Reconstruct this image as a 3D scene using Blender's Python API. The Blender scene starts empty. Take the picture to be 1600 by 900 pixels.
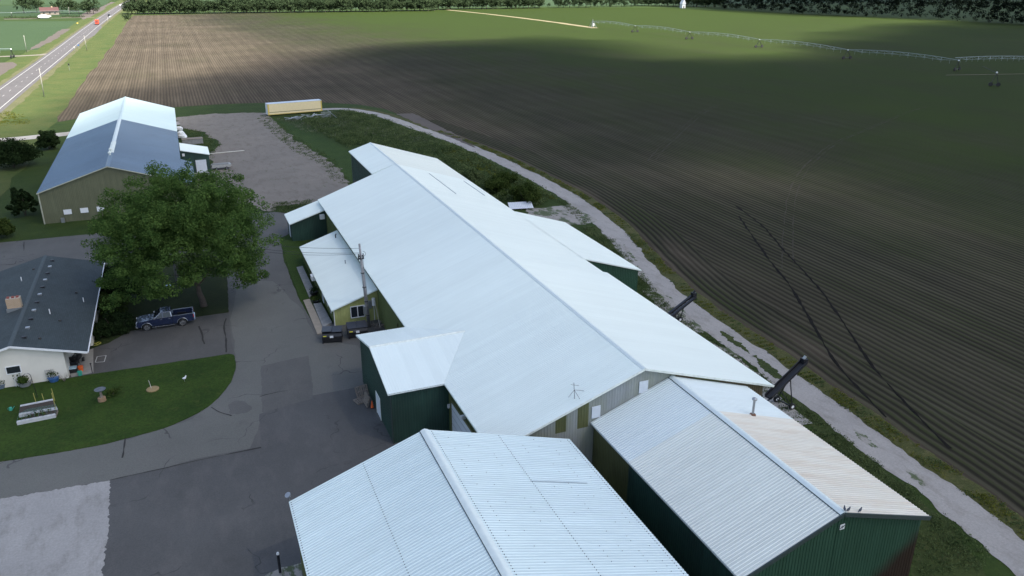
import bpy, bmesh, math, random
import numpy as np
from mathutils import Vector, Matrix, noise
from mathutils.geometry import tessellate_polygon

random.seed(7)
rng = np.random.default_rng(11)
PI = math.pi
scene = bpy.context.scene
COL = scene.collection

# ------------------------------------------------------------------ survey helpers
# (photo 1600x900; camera at x=y=0, 37 m above the ground; +Y runs along the buildings)
FL, YH, VX, HC = 1260.6, -49.0, 248.0, 37.0
TH = math.atan((450 - YH) / FL)
PSI = math.atan((800 - VX) / (FL / math.cos(TH)))
_F = np.array([math.sin(PSI) * math.cos(TH), math.cos(PSI) * math.cos(TH), -math.sin(TH)])
_R = np.array([math.cos(PSI), -math.sin(PSI), 0.0])
_U = np.cross(_R, _F)
_C = np.array([0, 0, HC])


def _ray(x, y):
    return _F * FL + _R * (x - 800) - _U * (y - 450)


def G(x, y, z=0.0):
    d = _ray(x, y)
    return Vector(_C + d * ((z - HC) / d[2]))


def onX(x, y, X):
    d = _ray(x, y)
    return Vector(_C + d * (X / d[0]))


def onY(x, y, Y):
    d = _ray(x, y)
    return Vector(_C + d * (Y / d[1]))


# ------------------------------------------------------------------ object helpers
ORG = {}


def tag(o, label=None, cat=None, group=None, kind=None):
    if label: o['label'] = label
    if cat: o['category'] = cat
    if group: o['group'] = group
    if kind: o['kind'] = kind
    return o


def thing(name, label, cat, loc=(0, 0, 0), rotz=0.0, group=None):
    o = bpy.data.objects.new(name, None)
    COL.objects.link(o)
    o.location = loc
    o.rotation_euler = (0, 0, rotz)
    o.empty_display_size = 0.5
    ORG[o.name] = Vector(loc)
    tag(o, label, cat, group)
    return o


def root_of(o):
    while o.parent is not None:
        o = o.parent
    return o


class MB:
    """collects polygons and links them as ONE mesh object"""

    def __init__(s):
        s.v = []
        s.f = []

    def add(s, vs, fs):
        n = len(s.v)
        s.v += [tuple(v) for v in vs]
        s.f += [tuple(i + n for i in f) for f in fs]
        return s

    def quad(s, a, b, c, d):
        return s.add([a, b, c, d], [(0, 1, 2, 3)])

    def tri(s, a, b, c):
        return s.add([a, b, c], [(0, 1, 2)])

    def box(s, x0, x1, y0, y1, z0, z1):
        v = [(x0, y0, z0), (x1, y0, z0), (x1, y1, z0), (x0, y1, z0), (x0, y0, z1), (x1, y0, z1), (x1, y1, z1), (x0, y1, z1)]
        return s.add(v, [(3, 2, 1, 0), (4, 5, 6, 7), (0, 1, 5, 4), (1, 2, 6, 5), (2, 3, 7, 6), (3, 0, 4, 7)])

    def bar(s, p, q, w, h=None, up=(0, 0, 1)):
        """rectangular bar from p to q"""
        h = h or w
        p, q = Vector(p), Vector(q)
        d = (q - p).normalized()
        up = Vector(up)
        if abs(d.dot(up)) > 0.98: up = Vector((1, 0, 0))
        x = d.cross(up).normalized() * (w / 2)
        y = x.cross(d).normalized() * (h / 2)
        v = [p - x - y, p + x - y, p + x + y, p - x + y, q - x - y, q + x - y, q + x + y, q - x + y]
        return s.add(v, [(3, 2, 1, 0), (4, 5, 6, 7), (0, 1, 5, 4), (1, 2, 6, 5), (2, 3, 7, 6), (3, 0, 4, 7)])

    def tube(s, pts, rad, n=8, cap=True):
        pts = [Vector(p) for p in pts]
        if not hasattr(rad, '__len__'): rad = [rad] * len(pts)
        vs, fs = [], []
        ref = None
        for i, p in enumerate(pts):
            d = (pts[min(i + 1, len(pts) - 1)] - pts[max(i - 1, 0)]).normalized()
            if ref is None:
                ref = Vector((1, 0, 0)) if abs(d.x) < 0.9 else Vector((0, 1, 0))
            x = d.cross(ref).normalized()
            y = d.cross(x).normalized()
            for k in range(n):
                a = 2 * PI * k / n
                vs.append(p + (x * math.cos(a) + y * math.sin(a)) * rad[i])
        for i in range(len(pts) - 1):
            for k in range(n):
                k2 = (k + 1) % n
                fs.append((i * n + k, i * n + k2, (i + 1) * n + k2, (i + 1) * n + k))
        if cap:
            fs.append(tuple(range(n))[::-1])
            fs.append(tuple((len(pts) - 1) * n + k for k in range(n)))
        return s.add(vs, fs)

    def lathe(s, prof, n=14, c=(0, 0, 0)):
        """profile [(r,z)...] turned round the z axis"""
        vs, fs = [], []
        for r, z in prof:
            for k in range(n):
                a = 2 * PI * k / n
                vs.append((c[0] + r * math.cos(a), c[1] + r * math.sin(a), c[2] + z))
        for i in range(len(prof) - 1):
            for k in range(n):
                k2 = (k + 1) % n
                fs.append((i * n + k, i * n + k2, (i + 1) * n + k2, (i + 1) * n + k))
        fs.append(tuple(range(n))[::-1])
        fs.append(tuple((len(prof) - 1) * n + k for k in range(n)))
        return s.add(vs, fs)

    def prism(s, poly, p0, p1, axis='y'):
        """polygon [(a,b)] extruded along an axis from p0 to p1"""
        def m(a, b, t):
            return {'y': (a, t, b), 'x': (t, a, b), 'z': (a, b, t)}[axis]
        n = len(poly)
        vs = [m(a, b, p0) for a, b in poly] + [m(a, b, p1) for a, b in poly]
        fs = [(i, (i + 1) % n, n + (i + 1) % n, n + i) for i in range(n)]
        tri = tessellate_polygon([[Vector((a, b, 0)) for a, b in poly]])
        for t in tri:
            fs.append(tuple(t))
            fs.append(tuple(n + i for i in t)[::-1])
        return s.add(vs, fs)

    def ribbed(s, O, A, B, N, a0, a1, f0, f1, pitch=0.23, h=0.022, rw=0.07, breaks=(), under=0.0):
        """profiled metal sheet: ribs run along B, repeat along A"""
        O, A, B, N = Vector(O), Vector(A), Vector(B), Vector(N)
        st = {round(a0, 4): 0.0, round(a1, 4): 0.0}
        for b in breaks:
            if a0 < b < a1: st[round(b, 4)] = 0.0
        c = a0 + pitch / 2
        while c < a1 - rw:
            for da, hh in ((-rw / 2, 0), (-rw / 4, h), (rw / 4, h), (rw / 2, 0)):
                st[round(c + da, 4)] = hh
            c += pitch
        ks = sorted(st)
        vs, fs = [], []
        for a in ks:
            vs.append(O + A * a + B * f0(a) + N * st[a])
            vs.append(O + A * a + B * f1(a) + N * st[a])
        for i in range(len(ks) - 1):
            fs.append((2 * i, 2 * i + 2, 2 * i + 3, 2 * i + 1))
        return s.add(vs, fs)

    def build(s, name, m, parent=None, world=True, smooth=False, rename=True):
        me = bpy.data.meshes.new(name)
        v = np.array(s.v, dtype=np.float64)
        if parent is not None and world:
            r = root_of(parent)
            v = v - np.array(ORG[r.name])
        me.from_pydata(v.tolist(), [], s.f)
        me.update()
        if smooth:
            me.polygons.foreach_set('use_smooth', [True] * len(me.polygons))
        if m: me.materials.append(m)
        o = bpy.data.objects.new(name, me)
        COL.objects.link(o)
        if parent is not None: o.parent = parent
        return o


def fix_normals(o):
    bm = bmesh.new()
    bm.from_mesh(o.data)
    bmesh.ops.recalc_face_normals(bm, faces=bm.faces)
    bm.to_mesh(o.data)
    bm.free()
    return o


def merge_mb(o, mb, m, root):
    """adds more faces, with their own material, to a part"""
    off = np.array(ORG[root_of(o).name])
    me = o.data
    me.materials.append(m)
    k = len(me.materials) - 1
    bm = bmesh.new()
    bm.from_mesh(me)
    vs = [bm.verts.new(tuple(np.array(v) - off)) for v in mb.v]
    for f in mb.f:
        bm.faces.new([vs[i] for i in f]).material_index = k
    bm.to_mesh(me)
    bm.free()


def bevel(o, w=0.02, seg=2):
    bm = bmesh.new()
    bm.from_mesh(o.data)
    bmesh.ops.remove_doubles(bm, verts=bm.verts, dist=1e-4)
    bmesh.ops.recalc_face_normals(bm, faces=bm.faces)
    es = [e for e in bm.edges if len(e.link_faces) == 2 and e.calc_face_angle() > 0.5]
    bmesh.ops.bevel(bm, geom=es, offset=w, segments=seg, affect='EDGES', clamp_overlap=True)
    bm.to_mesh(o.data)
    bm.free()
    return o


def copy_tree(o, parent=None):
    c = o.copy()
    COL.objects.link(c)
    c.parent = parent
    for ch in list(o.children):
        copy_tree(ch, c)
    return c


# ------------------------------------------------------------------ materials
def new_mat(name):
    m = bpy.data.materials.new(name)
    m.use_nodes = True
    nt = m.node_tree
    b = nt.nodes['Principled BSDF']
    return m, nt, b


def N(nt, t, **kw):
    n = nt.nodes.new(t)
    for k, v in kw.items():
        setattr(n, k, v)
    return n


def L(nt, a, b):
    nt.links.new(a, b)


def noise_n(nt, vec, scale, detail=4, rough=0.55):
    n = N(nt, 'ShaderNodeTexNoise')
    n.inputs['Scale'].default_value = scale
    n.inputs['Detail'].default_value = detail
    n.inputs['Roughness'].default_value = rough
    L(nt, vec, n.inputs['Vector'])
    return n.outputs['Fac']


def ramp(nt, fac, stops):
    r = N(nt, 'ShaderNodeValToRGB')
    els = r.color_ramp.elements
    while len(els) < len(stops): els.new(0.5)
    for e, (p, c) in zip(els, stops):
        e.position = p
        e.color = (c[0], c[1], c[2], 1) if hasattr(c, '__len__') else (c, c, c, 1)
    L(nt, fac, r.inputs['Fac'])
    return r.outputs['Color']


def mixc(nt, fac, a, b, mode='MIX'):
    n = N(nt, 'ShaderNodeMix', data_type='RGBA', blend_type=mode)
    for i, x in ((0, fac), (6, a), (7, b)):
        if hasattr(x, 'is_linked'):
            L(nt, x, n.inputs[i])
        elif hasattr(x, '__len__'):
            n.inputs[i].default_value = (x[0], x[1], x[2], 1)
        else:
            n.inputs[i].default_value = x
    return n.outputs[2]


def mth(nt, op, a, b=0.0, c=0.0):
    n = N(nt, 'ShaderNodeMath', operation=op)
    for i, x in enumerate((a, b, c)):
        if hasattr(x, 'is_linked'):
            L(nt, x, n.inputs[i])
        else:
            n.inputs[i].default_value = x
    return n.outputs[0]


def pos(nt):
    return N(nt, 'ShaderNodeNewGeometry').outputs['Position']


def scaled(nt, vec, s, rot=0.0):
    n = N(nt, 'ShaderNodeMapping')
    n.inputs['Scale'].default_value = s
    n.inputs['Rotation'].default_value = (0, 0, rot)
    L(nt, vec, n.inputs['Vector'])
    return n.outputs[0]


def bump(nt, b, h, strength=0.3, dist=0.05):
    n = N(nt, 'ShaderNodeBump')
    n.inputs['Strength'].default_value = strength
    n.inputs['Distance'].default_value = dist
    L(nt, h, n.inputs['Height'])
    L(nt, n.outputs[0], b.inputs['Normal'])


def simple(name, c, rough=0.6, metal=0.0, var=0.12, scale=3.0, coat=0.0, spec=0.5):
    m, nt, b = new_mat(name)
    p = pos(nt)
    f = noise_n(nt, p, scale, 5, 0.6)
    lo = tuple(x * (1 - var) for x in c)
    hi = tuple(min(1, x * (1 + var)) for x in c)
    L(nt, ramp(nt, f, [(0.3, lo), (0.7, hi)]), b.inputs['Base Color'])
    b.inputs['Roughness'].default_value = rough
    b.inputs['Metallic'].default_value = metal
    b.inputs['Coat Weight'].default_value = coat
    b.inputs['Specular IOR Level'].default_value = spec
    return m


def roof_metal(name, c, rough=0.42, streak=0.08, stain=None, stain_amt=0.0, slope_axis='x', var=0.05, pans=None):
    """painted steel sheet with weathering that runs down the slope"""
    m, nt, b = new_mat(name)
    p = pos(nt)
    sc = (0.25, 3.0, 0.25) if slope_axis == 'x' else (3.0, 0.25, 0.25)
    f = noise_n(nt, scaled(nt, p, sc), 1.0, 6, 0.65)
    g = noise_n(nt, p, 0.12, 3)
    hue = ramp(nt, f, [(0.25, tuple(x * (1 - streak) for x in c)), (0.75, tuple(min(1, x * (1 + streak * 0.4)) for x in c))])
    big = ramp(nt, g, [(0.3, 1 - var), (0.7, 1.0)])
    col = mixc(nt, 1.0, hue, big, 'MULTIPLY')
    # sheet joints: every sheet is 0.92 m wide and differs a little
    sep = N(nt, 'ShaderNodeSeparateXYZ')
    L(nt, p, sep.inputs[0])
    ax = sep.outputs['Y' if slope_axis == 'x' else 'X']
    cell = mth(nt, 'FLOOR', mth(nt, 'MULTIPLY', ax, 1 / 0.92))
    wn = N(nt, 'ShaderNodeTexWhiteNoise', noise_dimensions='1D')
    L(nt, cell, wn.inputs['W'])
    col = mixc(nt, 1.0, col, ramp(nt, wn.outputs['Value'], [(0, 0.965), (1, 1.0)]), 'MULTIPLY')
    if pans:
        # pans between the ribs painted darker so crests read as highlights; some dirt
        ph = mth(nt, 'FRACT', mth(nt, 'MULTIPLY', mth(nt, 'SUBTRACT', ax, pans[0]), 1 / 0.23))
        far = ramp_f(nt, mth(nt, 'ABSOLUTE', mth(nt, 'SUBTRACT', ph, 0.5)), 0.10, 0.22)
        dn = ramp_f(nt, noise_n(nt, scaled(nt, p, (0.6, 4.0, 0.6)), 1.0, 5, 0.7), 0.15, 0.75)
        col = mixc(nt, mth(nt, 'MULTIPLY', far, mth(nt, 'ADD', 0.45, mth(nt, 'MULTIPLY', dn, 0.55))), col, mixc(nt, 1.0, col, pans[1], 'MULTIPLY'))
    if stain:
        s = noise_n(nt, scaled(nt, p, (0.18, 1.6, 0.18) if slope_axis == 'x' else (1.6, 0.18, 0.18)), 1.0, 6, 0.7)
        sf = mth(nt, 'MULTIPLY', ramp_f(nt, s, 0.45, 0.75), stain_amt)
        col = mixc(nt, sf, col, stain)
    L(nt, col, b.inputs['Base Color'])
    b.inputs['Roughness'].default_value = rough
    b.inputs['Specular IOR Level'].default_value = 0.45
    return m


def ramp_f(nt, f, a, b_):
    n = N(nt, 'ShaderNodeMapRange')
    n.clamp = True
    n.inputs['From Min'].default_value = a
    n.inputs['From Max'].default_value = b_
    L(nt, f, n.inputs['Value'])
    return n.outputs[0]


def siding(name, c, rough=0.5, dirt=(0.05, 0.045, 0.035), dirt_amt=0.25, moss=None):
    m, nt, b = new_mat(name)
    p = pos(nt)
    f = noise_n(nt, scaled(nt, p, (2.5, 2.5, 0.25)), 1.0, 6, 0.7)
    col = ramp(nt, f, [(0.3, tuple(x * 0.8 for x in c)), (0.7, tuple(x * 1.12 for x in c))])
    g = noise_n(nt, p, 0.35, 5, 0.6)
    col = mixc(nt, mth(nt, 'MULTIPLY', ramp_f(nt, g, 0.42, 0.72), dirt_amt), col, dirt)
    if moss:
        g2 = noise_n(nt, scaled(nt, p, (0.5, 0.5, 0.3)), 1.0, 4)
        col = mixc(nt, mth(nt, 'MULTIPLY', ramp_f(nt, g2, 0.4, 0.65), 0.8), col, moss)
    L(nt, col, b.inputs['Base Color'])
    b.inputs['Roughness'].default_value = rough
    return m


WHITE = (0.76, 0.78, 0.80)
M = {}
M['roof_white'] = roof_metal('white painted steel roof', (0.75, 0.83, 0.79), 0.4, 0.05)
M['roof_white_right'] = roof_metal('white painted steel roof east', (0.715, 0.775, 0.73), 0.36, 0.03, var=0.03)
M['roof_cream'] = roof_metal('aged cream steel roof', (0.70, 0.74, 0.68), 0.5, 0.06)
M['roof_front'] = roof_metal('white ribbed roof with darkened pans', (0.68, 0.79, 0.80), 0.42, 0.10, pans=(19.0, (0.77, 0.79, 0.81)))
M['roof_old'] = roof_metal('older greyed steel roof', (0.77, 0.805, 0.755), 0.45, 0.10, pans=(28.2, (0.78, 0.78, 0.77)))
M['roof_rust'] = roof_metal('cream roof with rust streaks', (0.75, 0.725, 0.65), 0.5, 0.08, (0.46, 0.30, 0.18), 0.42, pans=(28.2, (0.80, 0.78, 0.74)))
M['roof_blue'] = roof_metal('slate blue steel roof', (0.122, 0.188, 0.262), 0.45, 0.10, var=0.15)
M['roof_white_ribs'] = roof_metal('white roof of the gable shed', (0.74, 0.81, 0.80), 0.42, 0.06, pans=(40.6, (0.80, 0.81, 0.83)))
M['roof_ice'] = roof_metal('pale green white steel roof', (0.60, 0.72, 0.70), 0.45, 0.06)
M['porch_n'] = roof_metal('white painted steel porch roof', (0.76, 0.84, 0.81), 0.4, 0.03, slope_axis='y')
M['cap'] = simple('ridge cap metal', (0.62, 0.69, 0.68), 0.5, 0.0, 0.05)
M['trim'] = simple('white trim', (0.70, 0.74, 0.68), 0.5)
M['trim_dark'] = simple('dark green trim', (0.035, 0.05, 0.05), 0.5)
M['moss'] = siding('moss green steel siding', (0.105, 0.135, 0.045), 0.55, (0.06, 0.08, 0.03), 0.4)
M['green'] = siding('dark green steel siding', (0.029, 0.068, 0.053), 0.42, (0.015, 0.02, 0.018), 0.5)
M['green_rust'] = siding('green steel siding', (0.022, 0.07, 0.042), 0.42, (0.02, 0.03, 0.02), 0.3)
M['olive'] = siding('olive steel siding', (0.115, 0.125, 0.05), 0.5, (0.05, 0.055, 0.025), 0.5)
M['sage'] = siding('sage steel siding', (0.125, 0.13, 0.075), 0.55, (0.07, 0.075, 0.04), 0.4)
M['lime'] = siding('yellow green board siding', (0.35, 0.37, 0.14), 0.6, (0.15, 0.17, 0.045), 0.7)
M['galv'] = siding('weathered galvanised siding', (0.30, 0.32, 0.33), 0.45, (0.17, 0.17, 0.10), 0.3, (0.27, 0.29, 0.22))
M['brown_siding'] = siding('brown stained siding', (0.12, 0.095, 0.05), 0.6, (0.09, 0.04, 0.02), 0.7)
M['white_panel'] = simple('white door panel', (0.62, 0.66, 0.70), 0.45, 0, 0.06)
M['glass'] = simple('dark window glass', (0.02, 0.025, 0.03), 0.06, 0, 0.1)
M['steel'] = simple('galvanised steel', (0.36, 0.38, 0.40), 0.35, 0.7)
M['dark_steel'] = simple('dark painted steel', (0.018, 0.019, 0.024), 0.45, 0.2)
M['black'] = simple('black plastic', (0.012, 0.012, 0.014), 0.45)
M['rubber'] = simple('tyre rubber', (0.02, 0.02, 0.02), 0.8)
M['chrome'] = simple('bright alloy', (0.62, 0.63, 0.65), 0.22, 0.9)
M['wood'] = simple('weathered wood', (0.21, 0.18, 0.15), 0.8, 0, 0.3, 6)
M['pole_wood'] = simple('grey utility pole wood', (0.24, 0.24, 0.25), 0.8, 0, 0.25, 5)
M['pale_wood'] = simple('bleached pole wood', (0.5, 0.48, 0.43), 0.8, 0, 0.2, 5)
M['bark'] = simple('tree bark', (0.075, 0.06, 0.05), 0.9, 0, 0.35, 4)
M['concrete'] = simple('concrete', (0.28, 0.27, 0.25), 0.85, 0, 0.15, 1.2)
M['concrete_dark'] = simple('grey concrete bed', (0.22, 0.225, 0.225), 0.9, 0, 0.2, 2.5)
M['tan_concrete'] = simple('tan concrete walk', (0.27, 0.235, 0.19), 0.85, 0, 0.12, 1.5)
M['plaster'] = simple('white house stucco', (0.64, 0.61, 0.54), 0.85, 0, 0.07, 0.5)
M['white_paint'] = simple('white paint', (0.72, 0.73, 0.74), 0.5, 0, 0.06)
M['road_paint'] = simple('worn white road paint', (0.40, 0.40, 0.385), 0.7, 0, 0.2, 2.0)
M['yellow'] = simple('pale yellow trailer paint', (0.78, 0.64, 0.38), 0.45, 0, 0.05)
M['yellow_trim'] = simple('yellow trailer trim', (0.62, 0.46, 0.10), 0.45, 0, 0.05)
M['orange'] = simple('orange plastic', (0.75, 0.13, 0.03), 0.5)
M['red'] = simple('red car paint', (0.62, 0.07, 0.03), 0.3, 0, 0.03, 1, 0.6)
M['navy'] = simple('dark blue grey metallic paint', (0.016, 0.027, 0.070), 0.22, 0.3, 0.04, 1, 1.0)  # dark paint made bluer to stand in for sky reflected in the hood
M['charcoal_paint'] = simple('dark grey car paint', (0.03, 0.035, 0.04), 0.3, 0.2, 0.04, 1, 0.8)
M['teal'] = simple('teal plastic', (0.04, 0.30, 0.22), 0.5)
M['blue_tub'] = simple('blue plastic tub', (0.04, 0.12, 0.30), 0.5)
M['brick'] = None
M['pigeon'] = simple('pigeon grey', (0.05, 0.06, 0.08), 0.7)
M['lamp_red'] = simple('tail light', (0.35, 0.02, 0.02), 0.2)
M['lamp_clear'] = simple('headlight lens', (0.7, 0.72, 0.75), 0.12)
M['soil_dark'] = simple('garden soil', (0.045, 0.035, 0.028), 0.95, 0, 0.3, 6)
M['wire_green'] = simple('green wire mesh', (0.06, 0.14, 0.11), 0.5)
M['farm_red'] = simple('faded red roof', (0.075, 0.03, 0.028), 0.7)
M['crack'] = simple('tarred crack', (0.022, 0.021, 0.02), 0.9)
M['rust'] = simple('rusty steel', (0.16, 0.08, 0.045), 0.8, 0, 0.3, 3)


def asphalt_mat(name, c, patch=0.35, grit=0.2, wear=(0.112, 0.106, 0.102)):
    m, nt, b = new_mat(name)
    p = pos(nt)
    big = noise_n(nt, p, 0.09, 5, 0.6)
    mid = noise_n(nt, scaled(nt, p, (0.5, 0.18, 1)), 1.0, 6, 0.65)
    fine = noise_n(nt, p, 9.0, 3, 0.7)
    col = ramp(nt, big, [(0.3, tuple(x * (1 - patch * 0.6) for x in c)), (0.72, tuple(x * (1 + patch * 0.5) for x in c))])
    col = mixc(nt, mth(nt, 'MULTIPLY', ramp_f(nt, mid, 0.48, 0.75), 0.5), col, wear)
    oil = noise_n(nt, p, 0.33, 4, 0.5)
    col = mixc(nt, mth(nt, 'MULTIPLY', ramp_f(nt, oil, 0.62, 0.78), 0.45), col, tuple(x * 0.5 for x in c))
    col = mixc(nt, 1.0, col, ramp(nt, fine, [(0.25, 1 - grit), (0.75, 1 + grit)]), 'MULTIPLY')
    # hairline cracks
    v = N(nt, 'ShaderNodeTexVoronoi', feature='DISTANCE_TO_EDGE')
    wv = N(nt, 'ShaderNodeVectorMath', operation='ADD')
    nz = N(nt, 'ShaderNodeTexNoise')
    nz.inputs['Scale'].default_value = 0.5
    L(nt, p, nz.inputs['Vector'])
    sc = N(nt, 'ShaderNodeVectorMath', operation='SCALE')
    sc.inputs['Scale'].default_value = 2.5
    L(nt, nz.outputs['Color'], sc.inputs[0])
    L(nt, p, wv.inputs[0])
    L(nt, sc.outputs[0], wv.inputs[1])
    v.inputs['Scale'].default_value = 0.12
    L(nt, wv.outputs[0], v.inputs['Vector'])
    thin = mth(nt, 'LESS_THAN', v.outputs['Distance'], 0.006)
    brk = ramp_f(nt, noise_n(nt, p, 0.2, 3), 0.5, 0.6)
    col = mixc(nt, mth(nt, 'MULTIPLY', mth(nt, 'MULTIPLY', thin, brk), 0.7), col, (0.03, 0.03, 0.03))
    L(nt, col, b.inputs['Base Color'])
    b.inputs['Roughness'].default_value = 0.85
    bump(nt, b, fine, 0.25, 0.02)
    return m


M['asphalt'] = asphalt_mat('asphalt yard', (0.0836, 0.0834, 0.0790))
M['asphalt_dark'] = asphalt_mat('dark asphalt overlay', (0.0697, 0.0702, 0.0699), 0.3)
M['asphalt_light'] = asphalt_mat('worn light asphalt', (0.1105, 0.1116, 0.1020), 0.25)
M['asphalt_drive'] = asphalt_mat('driveway asphalt', (0.0751, 0.0729, 0.0694), 0.3)
M['highway'] = asphalt_mat('highway asphalt', (0.0828, 0.0756, 0.0756), 0.2)


def gravel_mat(name, c, grass=(0.05, 0.075, 0.022), grass_amt=0.0, along=None, dirt=(0.16, 0.13, 0.11), dirt_amt=0.5, gth=0.58):
    m, nt, b = new_mat(name)
    p = pos(nt)
    big = noise_n(nt, p, 0.16, 5, 0.65)
    fine = noise_n(nt, p, 6.0, 4, 0.75)
    mid = noise_n(nt, scaled(nt, p, (1, 0.35, 1)), 0.8, 6, 0.7)
    col = ramp(nt, big, [(0.3, tuple(x * 0.86 for x in c)), (0.7, tuple(x * 1.08 for x in c))])
    col = mixc(nt, mth(nt, 'MULTIPLY', ramp_f(nt, mid, 0.5, 0.72), dirt_amt), col, dirt)
    col = mixc(nt, 1.0, col, ramp(nt, fine, [(0.25, 0.8), (0.75, 1.16)]), 'MULTIPLY')
    if grass_amt > 0:
        g = noise_n(nt, scaled(nt, p, (1, 0.45, 1)), 0.45, 8, 0.75)
        col = mixc(nt, mth(nt, 'MULTIPLY', ramp_f(nt, g, gth, gth + 0.05), grass_amt), col, grass)
    L(nt, col, b.inputs['Base Color'])
    b.inputs['Roughness'].default_value = 0.92
    bump(nt, b, fine, 0.35, 0.03)
    return m


M['gravel'] = gravel_mat('gravel yard', (0.190, 0.166, 0.138), grass_amt=0.7, gth=0.61, dirt=(0.11, 0.088, 0.072), dirt_amt=0.75)
M['lane'] = gravel_mat('pale gravel lane', (0.315, 0.295, 0.275), grass_amt=0.5, gth=0.64, dirt=(0.19, 0.172, 0.15), dirt_amt=0.75)
M['patchy'] = gravel_mat('gravel with weeds', (0.29, 0.27, 0.245), grass_amt=0.9, gth=0.50)
M['pad'] = gravel_mat('pale gravel pad', (0.285, 0.28, 0.275), grass_amt=0.0, dirt=(0.18, 0.175, 0.165), dirt_amt=0.8)
M['bare'] = gravel_mat('bare soil', (0.085, 0.068, 0.056), grass_amt=0.0, dirt=(0.065, 0.053, 0.045))
M['lane_dirt'] = gravel_mat('dry dirt lane', (0.22, 0.18, 0.10), grass_amt=0.2, dirt=(0.16, 0.13, 0.08))


def grass_mat(name, a, b2, dry=(0.10, 0.10, 0.04), dry_amt=0.4, scale=0.25, dth=0.55):
    m, nt, b = new_mat(name)
    p = pos(nt)
    big = noise_n(nt, p, scale, 5, 0.65)
    fine = noise_n(nt, p, 4.5, 5, 0.8)
    mid = noise_n(nt, p, 1.1, 6, 0.7)
    col = ramp(nt, big, [(0.3, a), (0.7, b2)])
    col = mixc(nt, mth(nt, 'MULTIPLY', ramp_f(nt, mid, dth, dth + 0.2), dry_amt), col, dry)
    col = mixc(nt, 1.0, col, ramp(nt, fine, [(0.3, 0.6), (0.7, 1.35)]), 'MULTIPLY')
    L(nt, col, b.inputs['Base Color'])
    b.inputs['Roughness'].default_value = 0.95
    b.inputs['Specular IOR Level'].default_value = 0.2
    bump(nt, b, fine, 0.6, 0.08)
    return m


M['lawn'] = grass_mat('mown lawn', (0.018, 0.041, 0.005), (0.034, 0.063, 0.008), (0.062, 0.066, 0.016), 0.55)
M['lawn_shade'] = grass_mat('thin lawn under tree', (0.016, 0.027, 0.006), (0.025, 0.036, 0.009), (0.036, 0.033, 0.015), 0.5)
M['ground'] = grass_mat('rough grass', (0.019, 0.039, 0.006), (0.034, 0.056, 0.009), (0.062, 0.064, 0.018), 0.4)
M['verge'] = grass_mat('roadside grass', (0.040, 0.066, 0.014), (0.074, 0.084, 0.024), (0.13, 0.115, 0.045), 0.45, 0.12)
M['weedy'] = grass_mat('weedy grass strip', (0.027, 0.043, 0.010), (0.048, 0.062, 0.016), (0.10, 0.09, 0.04), 0.55, 0.35)
M['yellow_edge'] = grass_mat('yellowing field edge', (0.040, 0.050, 0.014), (0.080, 0.078, 0.024), (0.13, 0.11, 0.065), 0.6, 0.5)
M['far_dark'] = grass_mat('far dark crop', (0.022, 0.046, 0.018), (0.028, 0.052, 0.02), (0.03, 0.05, 0.02), 0.3, 0.01)
M['shoulder'] = grass_mat('dry road shoulder', (0.075, 0.080, 0.036), (0.11, 0.105, 0.052), (0.16, 0.14, 0.08), 0.6, 0.15)
M['far_green'] = grass_mat('far young crop', (0.030, 0.056, 0.022), (0.038, 0.066, 0.026), (0.05, 0.062, 0.028), 0.3, 0.01)


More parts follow.
